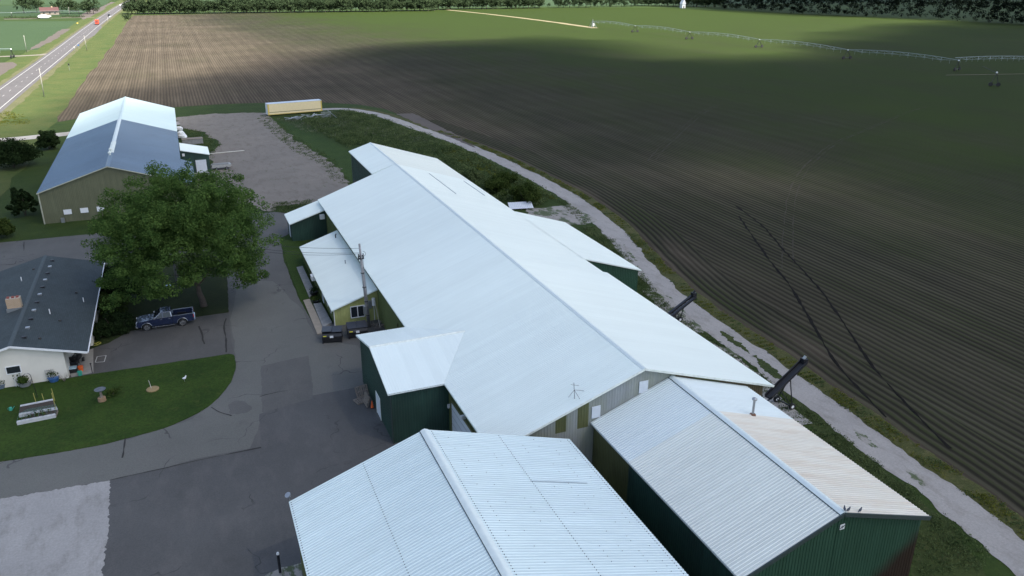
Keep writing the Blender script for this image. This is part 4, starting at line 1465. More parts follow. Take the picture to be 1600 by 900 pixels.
pbox('pane', a, b_, 80.70, 80.755, c, d, M['glass'], w)
# chimney
ch = pbox('chimney', -19.35, -18.05, 90.6, 91.4, 3.7, 5.35, M['brick'], ho)
FLU = simple('red clay flue', (0.22, 0.06, 0.045), 0.8)
for x in (-19.15, -18.7, -18.3):
    MB().box(x - 0.12, x + 0.12, 90.85, 91.15, 5.35, 5.5).build('flue', FLU, ch)
pbox('flashing', -19.45, -17.95, 90.5, 90.585, hz(-18.6) - 0.1, hz(-18.6) + 0.4, M['steel'], ch)
for k in range(11):
    y = 82.6 + k * 2.36
    z = hz(-16.85) + 0.17
    o = MB().box(-17.05, -16.65, y - 0.18, y + 0.18, z - 0.06, z + 0.15).build('roof_vent', M['steel'] if k % 2 else M['dark_steel'], ho)
    bevel(o, 0.03, 1)
for (x, y, hgt) in ((-15.4, 89.2, 0.55), (-12.7, 93.5, 0.5), (-19.4, 100.5, 0.5)):
    MB().tube([(x, y, hz(x)), (x, y, hz(x) + 0.17 + hgt)], 0.05, 8).build('vent_pipe', M['white_paint'], ho)
for (x, y) in ((-13.6, 96.0), (-14.4, 87.5), (-15.6, 82.6), (-18.5, 103.5)):
    MB().lathe([(0.16, 0), (0.16, 0.1), (0.08, 0.2)], 8, (x, y, hz(x) + 0.14)).build('roof_boot', M['black'], ho)
mb = MB()
mb.tube([(-11.7, 107.7, 2.2), (-11.7, 107.7, 3.5)], 0.05, 8)
mb.build('service_mast', M['steel'], ho)

def inside(p, poly):
    c = False
    n = len(poly)
    for i in range(n):
        a, b = poly[i], poly[(i + 1) % n]
        if (a.y > p.y) != (b.y > p.y) and p.x < (b.x - a.x) * (p.y - a.y) / (b.y - a.y) + a.x:
            c = not c
    return c


# ------------------------------------------------------------------ vehicles
def arch_poly(x0, x1, zb, zt_fn, arches, r, zc, n=8):
    """side profile with wheel arches; zt_fn is a list of (x,z) over the top from x1 back to x0"""
    pts = [(x0, zb)]
    for ax in sorted(arches):
        pts.append((ax - r, zb))
        for k in range(1, n):
            a = PI - PI * k / n
            pts.append((ax + r * math.cos(a), zc + (r) * math.sin(a)))
        pts.append((ax + r, zb))
    pts.append((x1, zb))
    return pts + zt_fn


def wheel(parent, x, y, r, wd, rim_m):
    side = 1 if y > 0 else -1
    mb = MB()
    prof = [(r * 0.62, -wd / 2), (r * 0.93, -wd / 2), (r, -wd * 0.32), (r, wd * 0.32), (r * 0.93, wd / 2), (r * 0.62, wd / 2)]
    n = 20
    vs, fs = [], []
    for rr, o in prof:
        for k in range(n):
            a = 2 * PI * k / n
            vs.append((x + rr * math.cos(a), y + o, r + rr * math.sin(a)))
    for i in range(len(prof) - 1):
        for k in range(n):
            k2 = (k + 1) % n
            fs.append((i * n + k, i * n + k2, (i + 1) * n + k2, (i + 1) * n + k))
    fs.append(tuple(range(n)))
    fs.append(tuple((len(prof) - 1) * n + k for k in range(n)))
    mb.add(vs, fs)
    w = fix_normals(mb.build('wheel', M['rubber'], parent, world=False))
    rm = MB()
    yo = y + side * (wd / 2 + 0.004)
    for k in range(6):
        a = 2 * PI * k / 6
        b0, b1 = a - 0.22, a + 0.22
        R0, R1 = r * 0.14, r * 0.62
        rm.add([(x + R0 * math.cos(a - .5), yo, r + R0 * math.sin(a - .5)), (x + R1 * math.cos(b0), yo, r + R1 * math.sin(b0)), (x + R1 * math.cos(b1), yo, r + R1 * math.sin(b1)), (x + R0 * math.cos(a + .5), yo, r + R0 * math.sin(a + .5))], [(0, 1, 2, 3)])
    vs, fs = [], []
    for k in range(n):
        a = 2 * PI * k / n
        vs += [(x + r * .56 * math.cos(a), yo + side * .004, r + r * .56 * math.sin(a)), (x + r * .66 * math.cos(a), yo + side * .004, r + r * .66 * math.sin(a))]
    for k in range(n):
        k2 = (k + 1) % n
        fs.append((2 * k, 2 * k + 1, 2 * k2 + 1, 2 * k2))
    rm.add(vs, fs)
    rm.build('rim', rim_m, w, world=False)
    return w


def make_pickup(loc, rotz):
    t = thing('pickup_truck', 'dark navy extended cab pickup truck parked on the driveway beneath the big tree', 'pickup truck', loc, rotz)
    LF, LB, W2 = 2.86, -3.03, 0.98
    fx, rx, r = 1.87, -1.81, 0.41
    nose = [(LF, 0.62), (LF + 0.02, 0.98), (LF - 0.12, 1.10), (1.15, 1.26), (1.05, 1.30), (-0.85, 1.30), (-0.86, 0.46)]
    poly = [(-0.86, 0.46), (fx - 0.5, 0.46)]
    for k in range(0, 9):
        a = PI - PI * k / 8
        poly.append((fx + 0.5 * math.cos(a), 0.46 + 0.46 * math.sin(a)))
    poly += [(LF - 0.2, 0.46)] + nose[:-1]
    body = MB().prism(poly, -W2, W2, 'y').build('body', M['navy'], t, world=False)
    bevel(body, 0.05, 2)
    # bed: two sides with arches, tailgate, front bulkhead, floor
    side = [(LB, 0.55), (rx - 0.5, 0.50)]
    for k in range(0, 9):
        a = PI - PI * k / 8
        side.append((rx + 0.5 * math.cos(a), 0.50 + 0.45 * math.sin(a)))
    side += [(-0.88, 0.46), (-0.88, 1.34), (LB, 1.36)]
    bd = MB()
    bd.prism(side, -W2, -W2 + 0.13, 'y').prism(side, W2 - 0.13, W2, 'y')
    bd.box(LB, LB + 0.1, -W2 + 0.13, W2 - 0.13, 0.55, 1.34).box(-0.95, -0.88, -W2 + .13, W2 - .13, .55, 1.34)
    fix_normals(bd.build('bed', M['navy'], t, world=False))
    ln = MB()
    ln.box(LB + 0.1, -0.95, -W2 + 0.13, W2 - 0.13, 0.62, 0.78)
    for s in (-1, 1):
        ln.box(rx - 0.45, rx + 0.45, s * (W2 - 0.13), s * (W2 - 0.33), 0.78, 1.0)
    ln.build('bed_liner', M['black'], t, world=False)
    rl = MB()
    for s in (-1, 1):
        rl.box(LB + 0.02, -0.9, s * W2 - 0.07 * (s > 0) - 0.0, s * W2 + 0.07 * (s < 0), 1.345, 1.385)
    rl.build('bed_rail', M['steel'], t, world=False)
    # cab greenhouse
    zb, zt = 1.28, 1.92
    xb0, xb1, xt0, xt1, wb, wt = -0.84, 1.12, -0.72, 0.28, 0.95, 0.76
    xm, zm, wm = 0.55, 1.80, 0.79
    v = []
    for s in (-1, 1):
        v += [(xb0, s * wb, zb), (xb1, s * wb, zb), (xt1, s * wt, zt), (xt0, s * wt, zt)]
    cb = MB().add(v, [(0, 1, 2, 3), (4, 7, 6, 5), (1, 5, 6, 2), (0, 3, 7, 4), (3, 2, 6, 7), (0, 4, 5, 1)]).build('cab', M['navy'], t, world=False)
    bevel(cb, 0.06, 2)

    def onside(s, x, z, off=0.008):
        f = (z - zb) / (zt - zb)
        return (x, s * (wb + (wt - wb) * f + off), z)
    for s in (-1, 1):
        for (xa, xb_, xc, xd) in ((0.16, 0.86, 0.28, 0.16), (-0.68, 0.10, 0.10, -0.62)):
            mb = MB()
            mb.quad(onside(s, xa, 1.34), onside(s, xb_, 1.34), onside(s, xc, 1.82), onside(s, xd, 1.82))
            mb.build('side_window', M['glass'], t, world=False)
        mb = MB()
        fr = [(-0.76, 1.32), (0.98, 1.32), (0.30, 1.87), (-0.68, 1.87)]
        for i in range(4):
            a, b = fr[i], fr[(i + 1) % 4]
            mb.bar(onside(s, *a, .012), onside(s, *b, .012), 0.035, 0.035)
        mb.build('window_trim', M['chrome'], t, world=False)
        MB().box(0.93, 1.08, s * 0.99 - 0.12 * (s < 0), s * 0.99 + 0.12 * (s > 0), 1.28, 1.46).build('mirror', M['chrome'], t, world=False)
        for hx in (0.30, -0.55):
            MB().box(hx - 0.1, hx + 0.1, s * 0.985 - 0.012, s * 0.985 + 0.012, 1.12, 1.16).build('door_handle', M['chrome'], t, world=False)
        MB().box(-0.95, 1.3, s * 0.94 - 0.09, s * 0.94 + 0.09, 0.33, 0.39).build('running_board', M['chrome'], t, world=False)
        MB().box(LF - 0.06, LF + 0.03, s * 0.72 - 0.2, s * 0.72 + 0.2, 0.84, 1.04).build('headlight', M['lamp_clear'], t, world=False)
        MB().box(LB - 0.02, LB + 0.06, s * 0.91 - 0.075, s * 0.91 + 0.075, 0.92, 1.26).build('tail_light', M['lamp_red'], t, world=False)
        for ax in (fx, rx):
            wheel(t, ax, s * 0.84, r, 0.27, M['chrome'])
        for ax, zc in ((fx, 0.46), (rx, 0.50)):
            pts = [(ax + 0.53 * math.cos(a), s * 0.985, zc + 0.49 * math.sin(a)) for a in np.linspace(PI, 0, 10)]
            MB().tube(pts, 0.03, 5).build('arch_trim', M['steel'], t, world=False)

    def wsh(x0, z0, w0, x1, z1, w1, dx):
        mb = MB()
        mb.quad((x0 + dx, -w0, z0), (x0 + dx, w0, z0), (x1 + dx, w1, z1), (x1 + dx, -w1, z1))
        return mb
    wsh(1.06, 1.33, 0.84, 0.36, 1.86, 0.68, 0.012).build('windscreen', M['glass'], t, world=False)
    wsh(-0.833, 1.36, 0.74, -0.742, 1.82, 0.64, -0.012).build('rear_window', M['glass'], t, world=False)
    MB().box(LF - 0.1, LF + 0.1, -0.95, 0.95, 0.46, 0.64).build('front_bumper', M['chrome'], t, world=False)
    MB().box(LB - 0.12, LB + 0.04, -0.95, 0.95, 0.52, 0.70).build('rear_bumper', M['chrome'], t, world=False)
    MB().box(LF - 0.05, LF + 0.035, -0.5, 0.5, 0.68, 1.02).build('grille', M['black'], t, world=False)
    return t


wa, wb_ = G(231, 517), G(287, 509)
ang = math.atan2(wb_.y - wa.y, wb_.x - wa.x)
mid = (wa + wb_) / 2
nv = Vector((-math.sin(ang), math.cos(ang), 0))
make_pickup(mid + nv * 0.92, ang + PI)


def small_car(name, label, cat, loc, rotz, paint, kind='car'):
    t = thing(name, label, cat, loc, rotz)
    if kind == 'truck':
        bevel(MB().box(-3.4, 1.4, -1.2, 1.2, 0.9, 3.3).build('cargo_box', paint, t, world=False), 0.05)
        bevel(MB().prism([(1.45, .5), (3.5, .5), (3.5, 1.5), (3.0, 2.5), (1.45, 2.5)], -1.1, 1.1, 'y').build('cab', paint, t, world=False), 0.08)
        MB().quad((3.52, -.95, 1.55), (3.52, .95, 1.55), (3.05, .9, 2.42), (3.05, -.9, 2.42)).build('windscreen', M['glass'], t, world=False)
        MB().box(-3.4, 3.4, -1, 1, .5, .9).build('chassis', M['dark_steel'], t, world=False)
        axles, r, wy = (2.6, -1.9), 0.48, 1.0
    else:
        low = arch_poly(-2.2, 2.25, 0.3, [(2.3, 0.68), (2.2, 0.82), (1.0, 0.98), (-1.6, 1.02), (-2.25, 0.95)], (1.35, -1.35), 0.38, 0.3)
        bevel(MB().prism(low, -0.9, 0.9, 'y').build('body', paint, t, world=False), 0.06)
        bevel(MB().prism([(0.95, 0.96), (0.15, 1.5), (-1.25, 1.52), (-1.95, 1.0)], -0.74, 0.74, 'y').build('cabin', M['glass'], t, world=False), 0.06)
        bevel(MB().box(-1.2, 0.1, -0.68, 0.68, 1.5, 1.55).build('roof', paint, t, world=False), 0.02)
        axles, r, wy = (1.35, -1.35), 0.33, 0.8
    for ax in axles:
        for s in (-1, 1):
            wheel(t, ax, s * wy, r, 0.24, M['chrome'])
    return t


def hw_point(x, y, off):
    p = G(x, y)
    best = min(range(len(hwL) - 1), key=lambda i: abs(hwL[i].y - p.y))
    a, b = hwL[best], hwL[best + 1]
    t_ = (p.y - a.y) / (b.y - a.y)
    q = a.lerp(b, t_)
    return Vector((q.x + off, p.y, 0.055)), math.atan2(b.y - a.y, b.x - a.x)


q, a = hw_point(149, 38.5, 1.7)
small_car('delivery_truck', 'bright red orange truck driving on the highway', 'truck', q, a + PI, M['red'], 'truck')
q, a = hw_point(172, 25, 1.9)
small_car('car', 'dark grey car on the highway beyond the red truck', 'car', q, a, M['charcoal_paint'])
q, a = hw_point(186, 9.0, -1.7)
small_car('car', 'tiny white car farthest away on the highway', 'car', q, a + PI, M['white_paint'])

# ------------------------------------------------------------------ containers, bins, poles near the buildings
def dumpster(loc, rotz, label, openlid):
    t = thing('dumpster', label, 'dumpster', loc, rotz, 'black dumpsters by the office')
    w, d = 1.02, 0.74
    bd = MB()
    bd.prism([(-d, 0.12), (d, 0.12), (d, 1.25), (-d + 0.1, 1.05), (-d - 0.06, 0.75)], -w, w, 'x')
    o = fix_normals(bd.build('bin', M['black'], t, world=False))
    rb = MB()
    for x in (-0.6, 0, 0.6):
        rb.box(x - 0.03, x + 0.03, d, d + 0.05, 0.15, 1.2)
    rb.box(-w - 0.05, -w, -0.5, 0.5, 0.55, 0.75).box(w, w + 0.05, -0.5, 0.5, 0.55, 0.75)
    rb.box(-w, -w + 0.12, -d - 0.07, -d + 0.1, 0.0, 0.12).box(w - 0.12, w, -d - 0.0, -d + 0.1, 0.0, 0.12).box(-w, -w + .12, d - .1, d, 0, .12).box(w - .12, w, d - .1, d, 0, .12)
    rb.build('frame', M['dark_steel'], t, world=False)
    for s in (-1, 1):
        ld = MB()
        lift = openlid if s < 0 else openlid * 0.6
        ld.add([(s * 0.02, d + .04, 1.28), (s * (w + .03), d + .04, 1.28), (s * (w + .03), -d + 0.02, 1.08 + lift), (s * 0.02, -d + 0.02, 1.08 + lift),
                (s * 0.02, d + .04, 1.33), (s * (w + .03), d + .04, 1.33), (s * (w + .03), -d + 0.02, 1.13 + lift), (s * 0.02, -d + 0.02, 1.13 + lift)],
               [(0, 1, 2, 3), (4, 7, 6, 5), (0, 4, 5, 1), (1, 5, 6, 2), (2, 6, 7, 3), (3, 7, 4, 0)])
        fix_normals(ld.build('lid', simple('black lid', (0.022, 0.022, 0.028), 0.4), t, world=False))
    MB().box(-0.2, 0.16, -d - 0.066, -d - 0.03, 0.62, 0.86).build('sign_plate', M['white_paint'], t, world=False)
    MB().box(-0.9, -0.55, -d - 0.06, -d - 0.02, 0.78, 0.88).build('yellow_sticker', simple('yellow sticker', (0.6, 0.55, 0.05), 0.5), t, world=False)
    return t


dumpster(Vector((11.75, 79.75, 0.014)), math.radians(-14), 'left black dumpster with raised lids and a white plate', 0.22)
dumpster(Vector((14.45, 80.0, 0.014)), math.radians(-4), 'right black dumpster beside the foot of the utility pole', 0.05)

# utility pole with transformer gear
pb = G(576.5, 511)
pt = onY(561.5, 381, pb.y)
up = thing('utility_pole', 'grey wooden utility pole with conduits and switch gear by the office lean-to', 'utility pole', pb)
dv = pt - pb
MB().tube([pb, pb + dv], [0.17, 0.11], 10).build('pole', M['pole_wood'], up, smooth=True)
mb = MB()
for k, off in enumerate(((0.2, -0.05), (-0.16, -0.12), (0.12, 0.2))):
    o = Vector((off[0], off[1], 0))
    mb.tube([pb + o + dv * 0.01, pb + o * 0.85 + dv * (0.86 - 0.05 * k)], 0.035, 6)
mb.build('conduit', M['steel'], up)
mb = MB()
for k in range(5):
    c = pb + dv * (0.15 + 0.17 * k)
    mb.tube([c - Vector((0, 0, 0.04)), c + Vector((0, 0, 0.04))], 0.22, 8)
mb.build('bracket', M['dark_steel'], up)
c = pb + dv * 0.86
mb = MB()
mb.box(c.x - 0.3, c.x + 0.3, c.y - 0.06, c.y + 0.06, c.z - 0.06, c.z + 0.06)
for dx in (-0.27, -0.1, 0.24):
    mb.tube([(c.x + dx, c.y - 0.1, c.z - 0.35), (c.x + dx, c.y - 0.1, c.z + 0.3)], [0.08, 0.05], 7)
mb.tube([(c.x + 0.25 + 0.28 * math.sin(a_), c.y, c.z + 0.2 - 0.28 * math.cos(a_)) for a_ in np.linspace(0, PI, 8)], 0.02, 5)
mb.build('switch_gear', M['dark_steel'], up)
pbox('meter_box', pb.x - 0.5, pb.x - 0.15, pb.y - 0.25, pb.y - 0.05, 1.7, 2.6, M['steel'], up)


def wire(a, b, sag, n=16):
    return [a.lerp(b, i / n) - Vector((0, 0, sag * 4 * (i / n) * (1 - i / n))) for i in range(n + 1)]


wend = onY(262, 352, 104.0)
t = thing('utility_pole', 'second utility pole hidden behind the big maple tree holding the service cables', 'utility pole', (wend.x, wend.y, 0))
MB().tube([(wend.x, wend.y, 0), (wend.x, wend.y, wend.z + .4)], [.16, .11], 10).build('pole', M['pole_wood'], t, smooth=True)
for k, (dz, sag, ex) in enumerate(((0.0, .9, 0.0), (-0.5, 1.0, 0.0), (-0.62, 1.2, 0.0))):
    o = MB().tube(wire(pb + dv * 0.95 + Vector((-0.12, 0, dz)), wend + Vector((0, 0, dz)), sag), 0.018, 5).build('service_cable', M['black'])
    tag(o, 'black service cable hanging from the utility pole towards the big tree', 'cable', 'service cables from the utility pole')

# slabs and planters along the office
def slab(name, label, cat, px, z, m):
    pts = [G(*p) for p in px]
    c = sum(pts, Vector()) / len(pts)
    t = MB()
    n = len(pts)
    vs = [(p.x - c.x, p.y - c.y, z) for p in pts] + [(p.x - c.x, p.y - c.y, 0.004) for p in pts]
    tri = tessellate_polygon([[Vector((p.x, p.y, 0)) for p in pts]])
    t.add(vs, [tuple(q_) for q_ in tri] + [(i, (i + 1) % n, n + (i + 1) % n, n + i) for i in range(n)])
    o = fix_normals(t.build(name, m))
    o.location = (c.x, c.y, 0)
    ORG[o.name] = Vector((c.x, c.y, 0))
    return tag(o, label, cat)


slab('gravel_bed', 'long pale stone bed along the far half of the office wall', 'planting bed', ((463.5, 419), (473, 417), (492, 457), (483.5, 466)), 0.16, M['concrete_dark'])
slab('concrete_walk', 'tan concrete walk leading along the office towards the left dumpster', 'walkway', ((474, 470), (484, 468), (508, 520), (496, 523)), 0.10, M['tan_concrete'])
slab('concrete_ramp', 'grey concrete ramp between the tan walk and the office wall', 'ramp', ((490, 477), (502, 475.5), (519, 506), (505, 514)), 0.22, M['concrete_dark'])


def pot_plant(name, label, cat, loc, r, h, pm, lm, nl=160, leafs=0.09, spread=1.0, group=None):
    t = thing(name, label, cat, loc, 0, group)
    MB().lathe([(r * .75, 0), (r, h), (r * 1.06, h), (r * 1.06, h + .04), (r * .9, h + .04), (r * .88, h - .03)], 12).build('pot', pm, t, world=False)
    cs = [(random.uniform(-.5, .5) * r * spread, random.uniform(-.5, .5) * r * spread, h + r * random.uniform(.3, .9)) for _ in range(5)]
    quad_mesh('foliage', leaf_cloud(cs, [r * .8] * 5, nl // 5, leafs), lm, t)
    return t


p = G(490.5, 461)
pot_plant('potted_plant', 'dark potted plant standing at the end of the pale stone bed', 'plant', (p.x, p.y, 0.05), 0.5, 0.35, M['black'], M['dark_leaf'])
p = G(494, 473)
pot_plant('potted_plant', 'low dark potted plant beside the office door', 'plant', (p.x, p.y, 0.05), 0.45, 0.25, M['black'], M['bush_leaf'])

# debris behind the dumpsters
t = thing('brush_pile', 'tangle of dry sticks in the corner behind the right dumpster', 'brush pile', G(594, 511))
mb = MB()
for k in range(60):
    a0 = random.uniform(0, 6.28)
    l_ = random.uniform(0.3, 0.9)
    p = Vector((random.uniform(-.7, .7), random.uniform(-.6, .6), random.uniform(0.03, .4)))
    mb.tube([p, p + Vector((math.cos(a0) * l_, math.sin(a0) * l_, random.uniform(-.05, .3)))], 0.012, 4)
mb.build('sticks', M['wood'], t, world=False)
o = MB().tube([G(594, 512), G(594, 512) + Vector((-0.35, 0.3, 3.0))], 0.03, 6).build('plank', M['pale_wood'])
tag(o, 'thin board leaning in the corner behind the dumpsters', 'board')

# pallets and traffic cone by the porch
def pallet(loc, rot, label):
    t = thing('pallet', label, 'pallet', loc, 0, 'pallets leaning by the green porch')
    t.rotation_euler = rot
    mb = MB()
    for k in range(7):
        x = -0.55 + k * 0.183
        mb.box(x - 0.05, x + 0.05, -0.5, 0.5, 0.11, 0.13)
    for y in (-0.46, 0, 0.46):
        mb.box(-0.6, 0.6, y - 0.04, y + 0.04, 0.02, 0.11)
    for k in range(3):
        x = -0.55 + k * 0.55
        mb.box(x - 0.05, x + 0.05, -0.5, 0.5, 0.0, 0.02)
    mb.build('boards', M['wood'], t, world=False)
    return t


p = G(563, 627)
pallet((p.x + 0.1, p.y, 0.03), (0, 0, 0.3), 'wooden pallet lying flat on the asphalt by the green porch')
pallet((p.x + 0.35, p.y + 0.9, 0.55), (1.15, 0, 0.25), 'wooden pallet propped on edge behind the flat pallet')
pallet((12.1, 64.6, 0.62), (1.3, 0, -1.5), 'wooden pallet leaning upright against the green porch wall')
p = G(583.5, 637)
t = thing('traffic_cone', 'orange traffic cone beside the porch door', 'traffic cone', (p.x - .1, p.y, 0.02))
MB().box(-.2, .2, -.2, .2, 0, .04).build('base', M['black'], t, world=False)
MB().lathe([(.15, .04), (.03, .72)], 14).build('cone', M['orange'], t, world=False)

# bollard by the near shed
p = G(438, 895)
t = thing('bollard', 'dark steel bollard with pale cap beside the nearest shed', 'bollard', p)
MB().tube([(0, 0, 0), (0, 0, 1.5)], 0.09, 12).build('post', M['dark_steel'], t, world=False)
MB().lathe([(.095, 1.5), (.095, 1.58), (.06, 1.66), (.01, 1.69)], 12).build('cap', M['white_paint'], t, world=False)

# ------------------------------------------------------------------ conveyors beyond the warehouse
def conveyor(label, a, b, w, wheels, twin):
    t = thing('conveyor', label, 'conveyor', (b.x, b.y, 0))
    d = (b - a)
    sd = Vector((d.y, -d.x, 0)).normalized()
    upv = Vector((0, 0, 1))
    if twin:
        for s in (-1, 1):
            MB().bar(a + sd * s * w * .5, b + sd * s * w * .5, w * .5, 0.24).build('trough', M['dark_steel'], t)
        mb = MB()
        for k in range(7):
            c_ = a.lerp(b, k / 6)
            mb.bar(c_ - sd * w * .6, c_ + sd * w * .6, 0.1)
        mb.build('cross_tie', M['dark_steel'], t)
    else:
        mb = MB()
        mb.bar(a, b, w, 0.06)
        for s in (-1, 1):
            o_ = sd * s * w * .5 + upv * .16
            mb.bar(a + o_, b + o_, 0.06, 0.30)
        mb.build('trough', M['dark_steel'], t)
        MB().bar(a + upv * 0.06, b + upv * 0.06, w * .8, 0.03).build('belt', M['black'], t)
        MB().bar(a.lerp(b, .0) - upv * 0.3, b - upv * .3, 0.1).build('under_frame', simple('grey frame', (0.05, 0.055, 0.07), 0.5), t)
    MB().box(b.x - .25, b.x + .2, b.y - .25, b.y + .25, b.z - .05, b.z + .45).build('motor_housing', M['dark_steel'], t)
    MB().tube([b + Vector((-.1, 0, .4)), b + Vector((.1, 0, .65))], 0.13, 8).build('motor', M['steel'] if not twin else M['dark_steel'], t)
    top = a.lerp(b, 0.5)
    lg = MB()
    for wp in wheels:
        lg.bar(wp + Vector((0, 0, .3)), a.lerp(b, .62) - Vector((0, 0, .15)), 0.07)
        lg.bar(wp + Vector((0, 0, .3)), a.lerp(b, .30) - Vector((0, 0, .15)), 0.06)
    if len(wheels) > 1: lg.bar(wheels[0] + Vector((0, 0, .3)), wheels[1] + Vector((0, 0, .3)), 0.09)
    lg.build('leg_frame', M['dark_steel'], t)
    for wp in wheels:
        n = 14
        vs, fs = [], []
        r = .32
        for o_ in (-.09, .09):
            for k in range(n):
                a_ = 2 * PI * k / n
                vs.append((wp.x + r * math.cos(a_), wp.y + o_, r + r * math.sin(a_)))
        fs = [(k, (k + 1) % n, n + (k + 1) % n, n + k) for k in range(n)] + [tuple(range(n)), tuple(range(n, 2 * n))]
        wo = fix_normals(MB().add(vs, fs).build('wheel', M['rubber'], t))
        hb = MB()
        for s in (-1, 1):
            hb.add([(wp.x + .15 * math.cos(2 * PI * k / 10), wp.y + s * .095, r + .15 * math.sin(2 * PI * k / 10)) for k in range(10)], [tuple(range(10))])
        hb.build('hub', M['white_paint'], wo)
    return t


e2 = onY(1256, 567, 50.0)
s2 = onY(1200, 622, 48.6)
conveyor('black belt conveyor on wheels slanting up beside the near right corner of the warehouse', Vector((s2.x, s2.y, s2.z)), e2, 0.62, [G(1237, 640), G(1213, 628)], False)
e1 = onY(1084, 463, 69.5)
s1 = onY(1046, 493, 68.0)
conveyor('pair of black conveyor troughs reaching over the gravel lane midway along the warehouse', s1, e1, 0.5, [G(1062, 503), G(1052, 500)], True)

# ------------------------------------------------------------------ things by the far yard
A, B = G(419.5, 182), G(503.8, 175.2)
d_ = (B - A)
ln_ = d_.length
an_ = math.atan2(d_.y, d_.x)
t = thing('cargo_trailer', 'pale yellow box trailer with silver roof parked beside the field', 'trailer', (A.x, A.y, 0), an_)
hz_ = 3.2
bevel(MB().box(0, ln_, 0, 2.55, 0.35, hz_).build('box', M['yellow'], t, world=False), 0.03)
MB().box(-0.02, ln_ + 0.02, -0.02, 2.57, hz_, hz_ + 0.06).build('roof', simple('silver trailer roof', (0.50, 0.55, 0.64), 0.35, 0.2), t, world=False)
mb = MB()
mb.box(0, 0.35, -0.02, 0.0, 0.35, hz_).box(ln_ - 0.3, ln_, -0.02, 0.0, 0.35, hz_).box(0, ln_, -0.03, 0, 0.35, 0.5)
mb.build('corner_trim', M['yellow_trim'], t, world=False)
MB().box(0.35, ln_ - 0.3, -0.025, 0, 0.95, 1.05).build('side_rail', M['dark_steel'], t, world=False)
MB().box(-0.03, 0, 0.1, 2.45, 0.4, hz_ - .05).build('front_panel', M['white_paint'], t, world=False)
for x in (1.2, ln_ - 2.5, ln_ - 1.3):
    for y in (0.25, 2.3):
        MB().box(x - .12, x + .12, y - .12, y + .12, 0, .35).build('leg', M['dark_steel'], t, world=False)

t = thing('pipe_heap', 'grey heap of irrigation pipes and racks in front of the yellow trailer', 'pipe heap', G(482, 186))
for k in range(26):
    a0 = an_ + random.gauss(0, .35)
    c_ = Vector((random.uniform(-5, 5), random.uniform(-.9, 1.0), random.uniform(.1, 1.0)))
    l_ = random.uniform(1.2, 2.6)
    u_ = Vector((math.cos(a0), math.sin(a0), random.gauss(0, .25)))
    MB().tube([c_ - u_ * l_ * .5, c_ + u_ * l_ * .5], random.uniform(.06, .11), 6).build('pipe', M['steel'] if k % 3 else simple('pale pipe', (0.45, 0.48, 0.52), .5), t, world=False)
for x in (3.2, 4.6):
    mb = MB()
    for j in range(6):
        mb.bar((x + j * .22, -.4, .1), (x + j * .22 + .25, -.3, 1.7), .06)
    mb.bar((x, -.4, .2), (x + 1.2, -.4, .2), .08)
    mb.bar((x + .2, -.3, 1.6), (x + 1.4, -.3, 1.6), .08)
    mb.build('rack', M['steel'], t, world=False)
MB().bar((5.2, .2, 2.0), (7.2, -1.2, .1), .09).build('beam', M['steel'], t, world=False)

# utility trailer (truck cap shaped) and the other bits by the slate roofed shed
p = G(346, 266)
t = thing('utility_trailer', 'low silver utility trailer beside the storage lean-to', 'trailer', (p.x, p.y + .9, 0.035), math.radians(4))
bevel(MB().prism([(-1.9, .45), (1.7, .45), (2.0, .75), (1.9, 1.0), (-1.7, 1.05)], -.85, .85, 'y').build('body', simple('dull silver body', (0.40, 0.40, 0.38), .5, .2), t, world=False), .06)
bevel(MB().box(-1.5, 1.5, -.7, .7, 1.02, 1.12).build('cover', simple('grey cover', (0.22, 0.22, 0.21), .7), t, world=False), .03)
for x in (-.9, 1.0):
    for s in (-1, 1):
        wheel(t, x, s * .82, .3, .2, M['steel'])
p0, p1 = G(328, 241.5), G(382, 236.5)
o = MB().tube([p0 + Vector((0, 0, .16)), p1 + Vector((0, 0, .16))], .12, 8).build('log', M['pale_wood'])
tag(o, 'long pale pole lying on the gravel yard beside the storage lean-to', 'pole')
for k, (x, y) in enumerate(((280, 204), (283, 211), (286, 216))):
    p = G(x, y)
    vs = []
    o = MB().lathe([(.5, 0), (.95, .25), (.85, .7), (.4, 1.0), (.05, 1.05)], 10, (p.x, p.y, 0)).build('bag', M['white_paint'])
    for v in o.data.vertices:
        v.co += Vector((noise.noise(v.co * 1.3 + Vector((k, 0, 0))), noise.noise(v.co * 1.3 + Vector((0, k, 5))), 0)) * .35
    tag(o, 'white plastic bag lying against the right wall of the slate roofed shed', 'bag', 'white bags by the shed wall')
p = G(303, 226)
t = thing('storage_box', 'flat grey storage box behind the storage lean-to', 'box', (p.x, p.y + 1.0, 0), math.radians(3))
bevel(MB().box(-2.4, 2.0, -1, 1, 0.1, 1.2).build('box', M['concrete_dark'], t, world=False), .03)
MB().box(-2.45, 2.05, -1.05, 1.05, 1.2, 1.28).build('lid', M['wood'], t, world=False)

# white sheet metal trough by the gravel patch
pa, pb2 = G(795, 327), G(832, 325)
d2 = pb2 - pa
t = thing('sheet_metal_panel', 'white sheet metal panel lying by the shrub at the warehouse roof edge', 'metal panel', (pa.x, pa.y, 0), math.atan2(d2.y, d2.x))
MB().ribbed((0, -.9, .25), (1, 0, 0), (0, .95, .31), (0, -.31, .95), 0, d2.length, lambda x: 0, lambda x: 2.0, .3, .04, .12).build('sheet', M['white_panel'], t, world=False)
mb = MB()
for x in (.3, d2.length * .5, d2.length - .3):
    mb.bar((x, .8, 0.0), (x, .8, .75), .08)
    mb.bar((x, -.9, 0.1), (x, .8, 0.1), .08)
mb.build('frame', M['wood'], t, world=False)

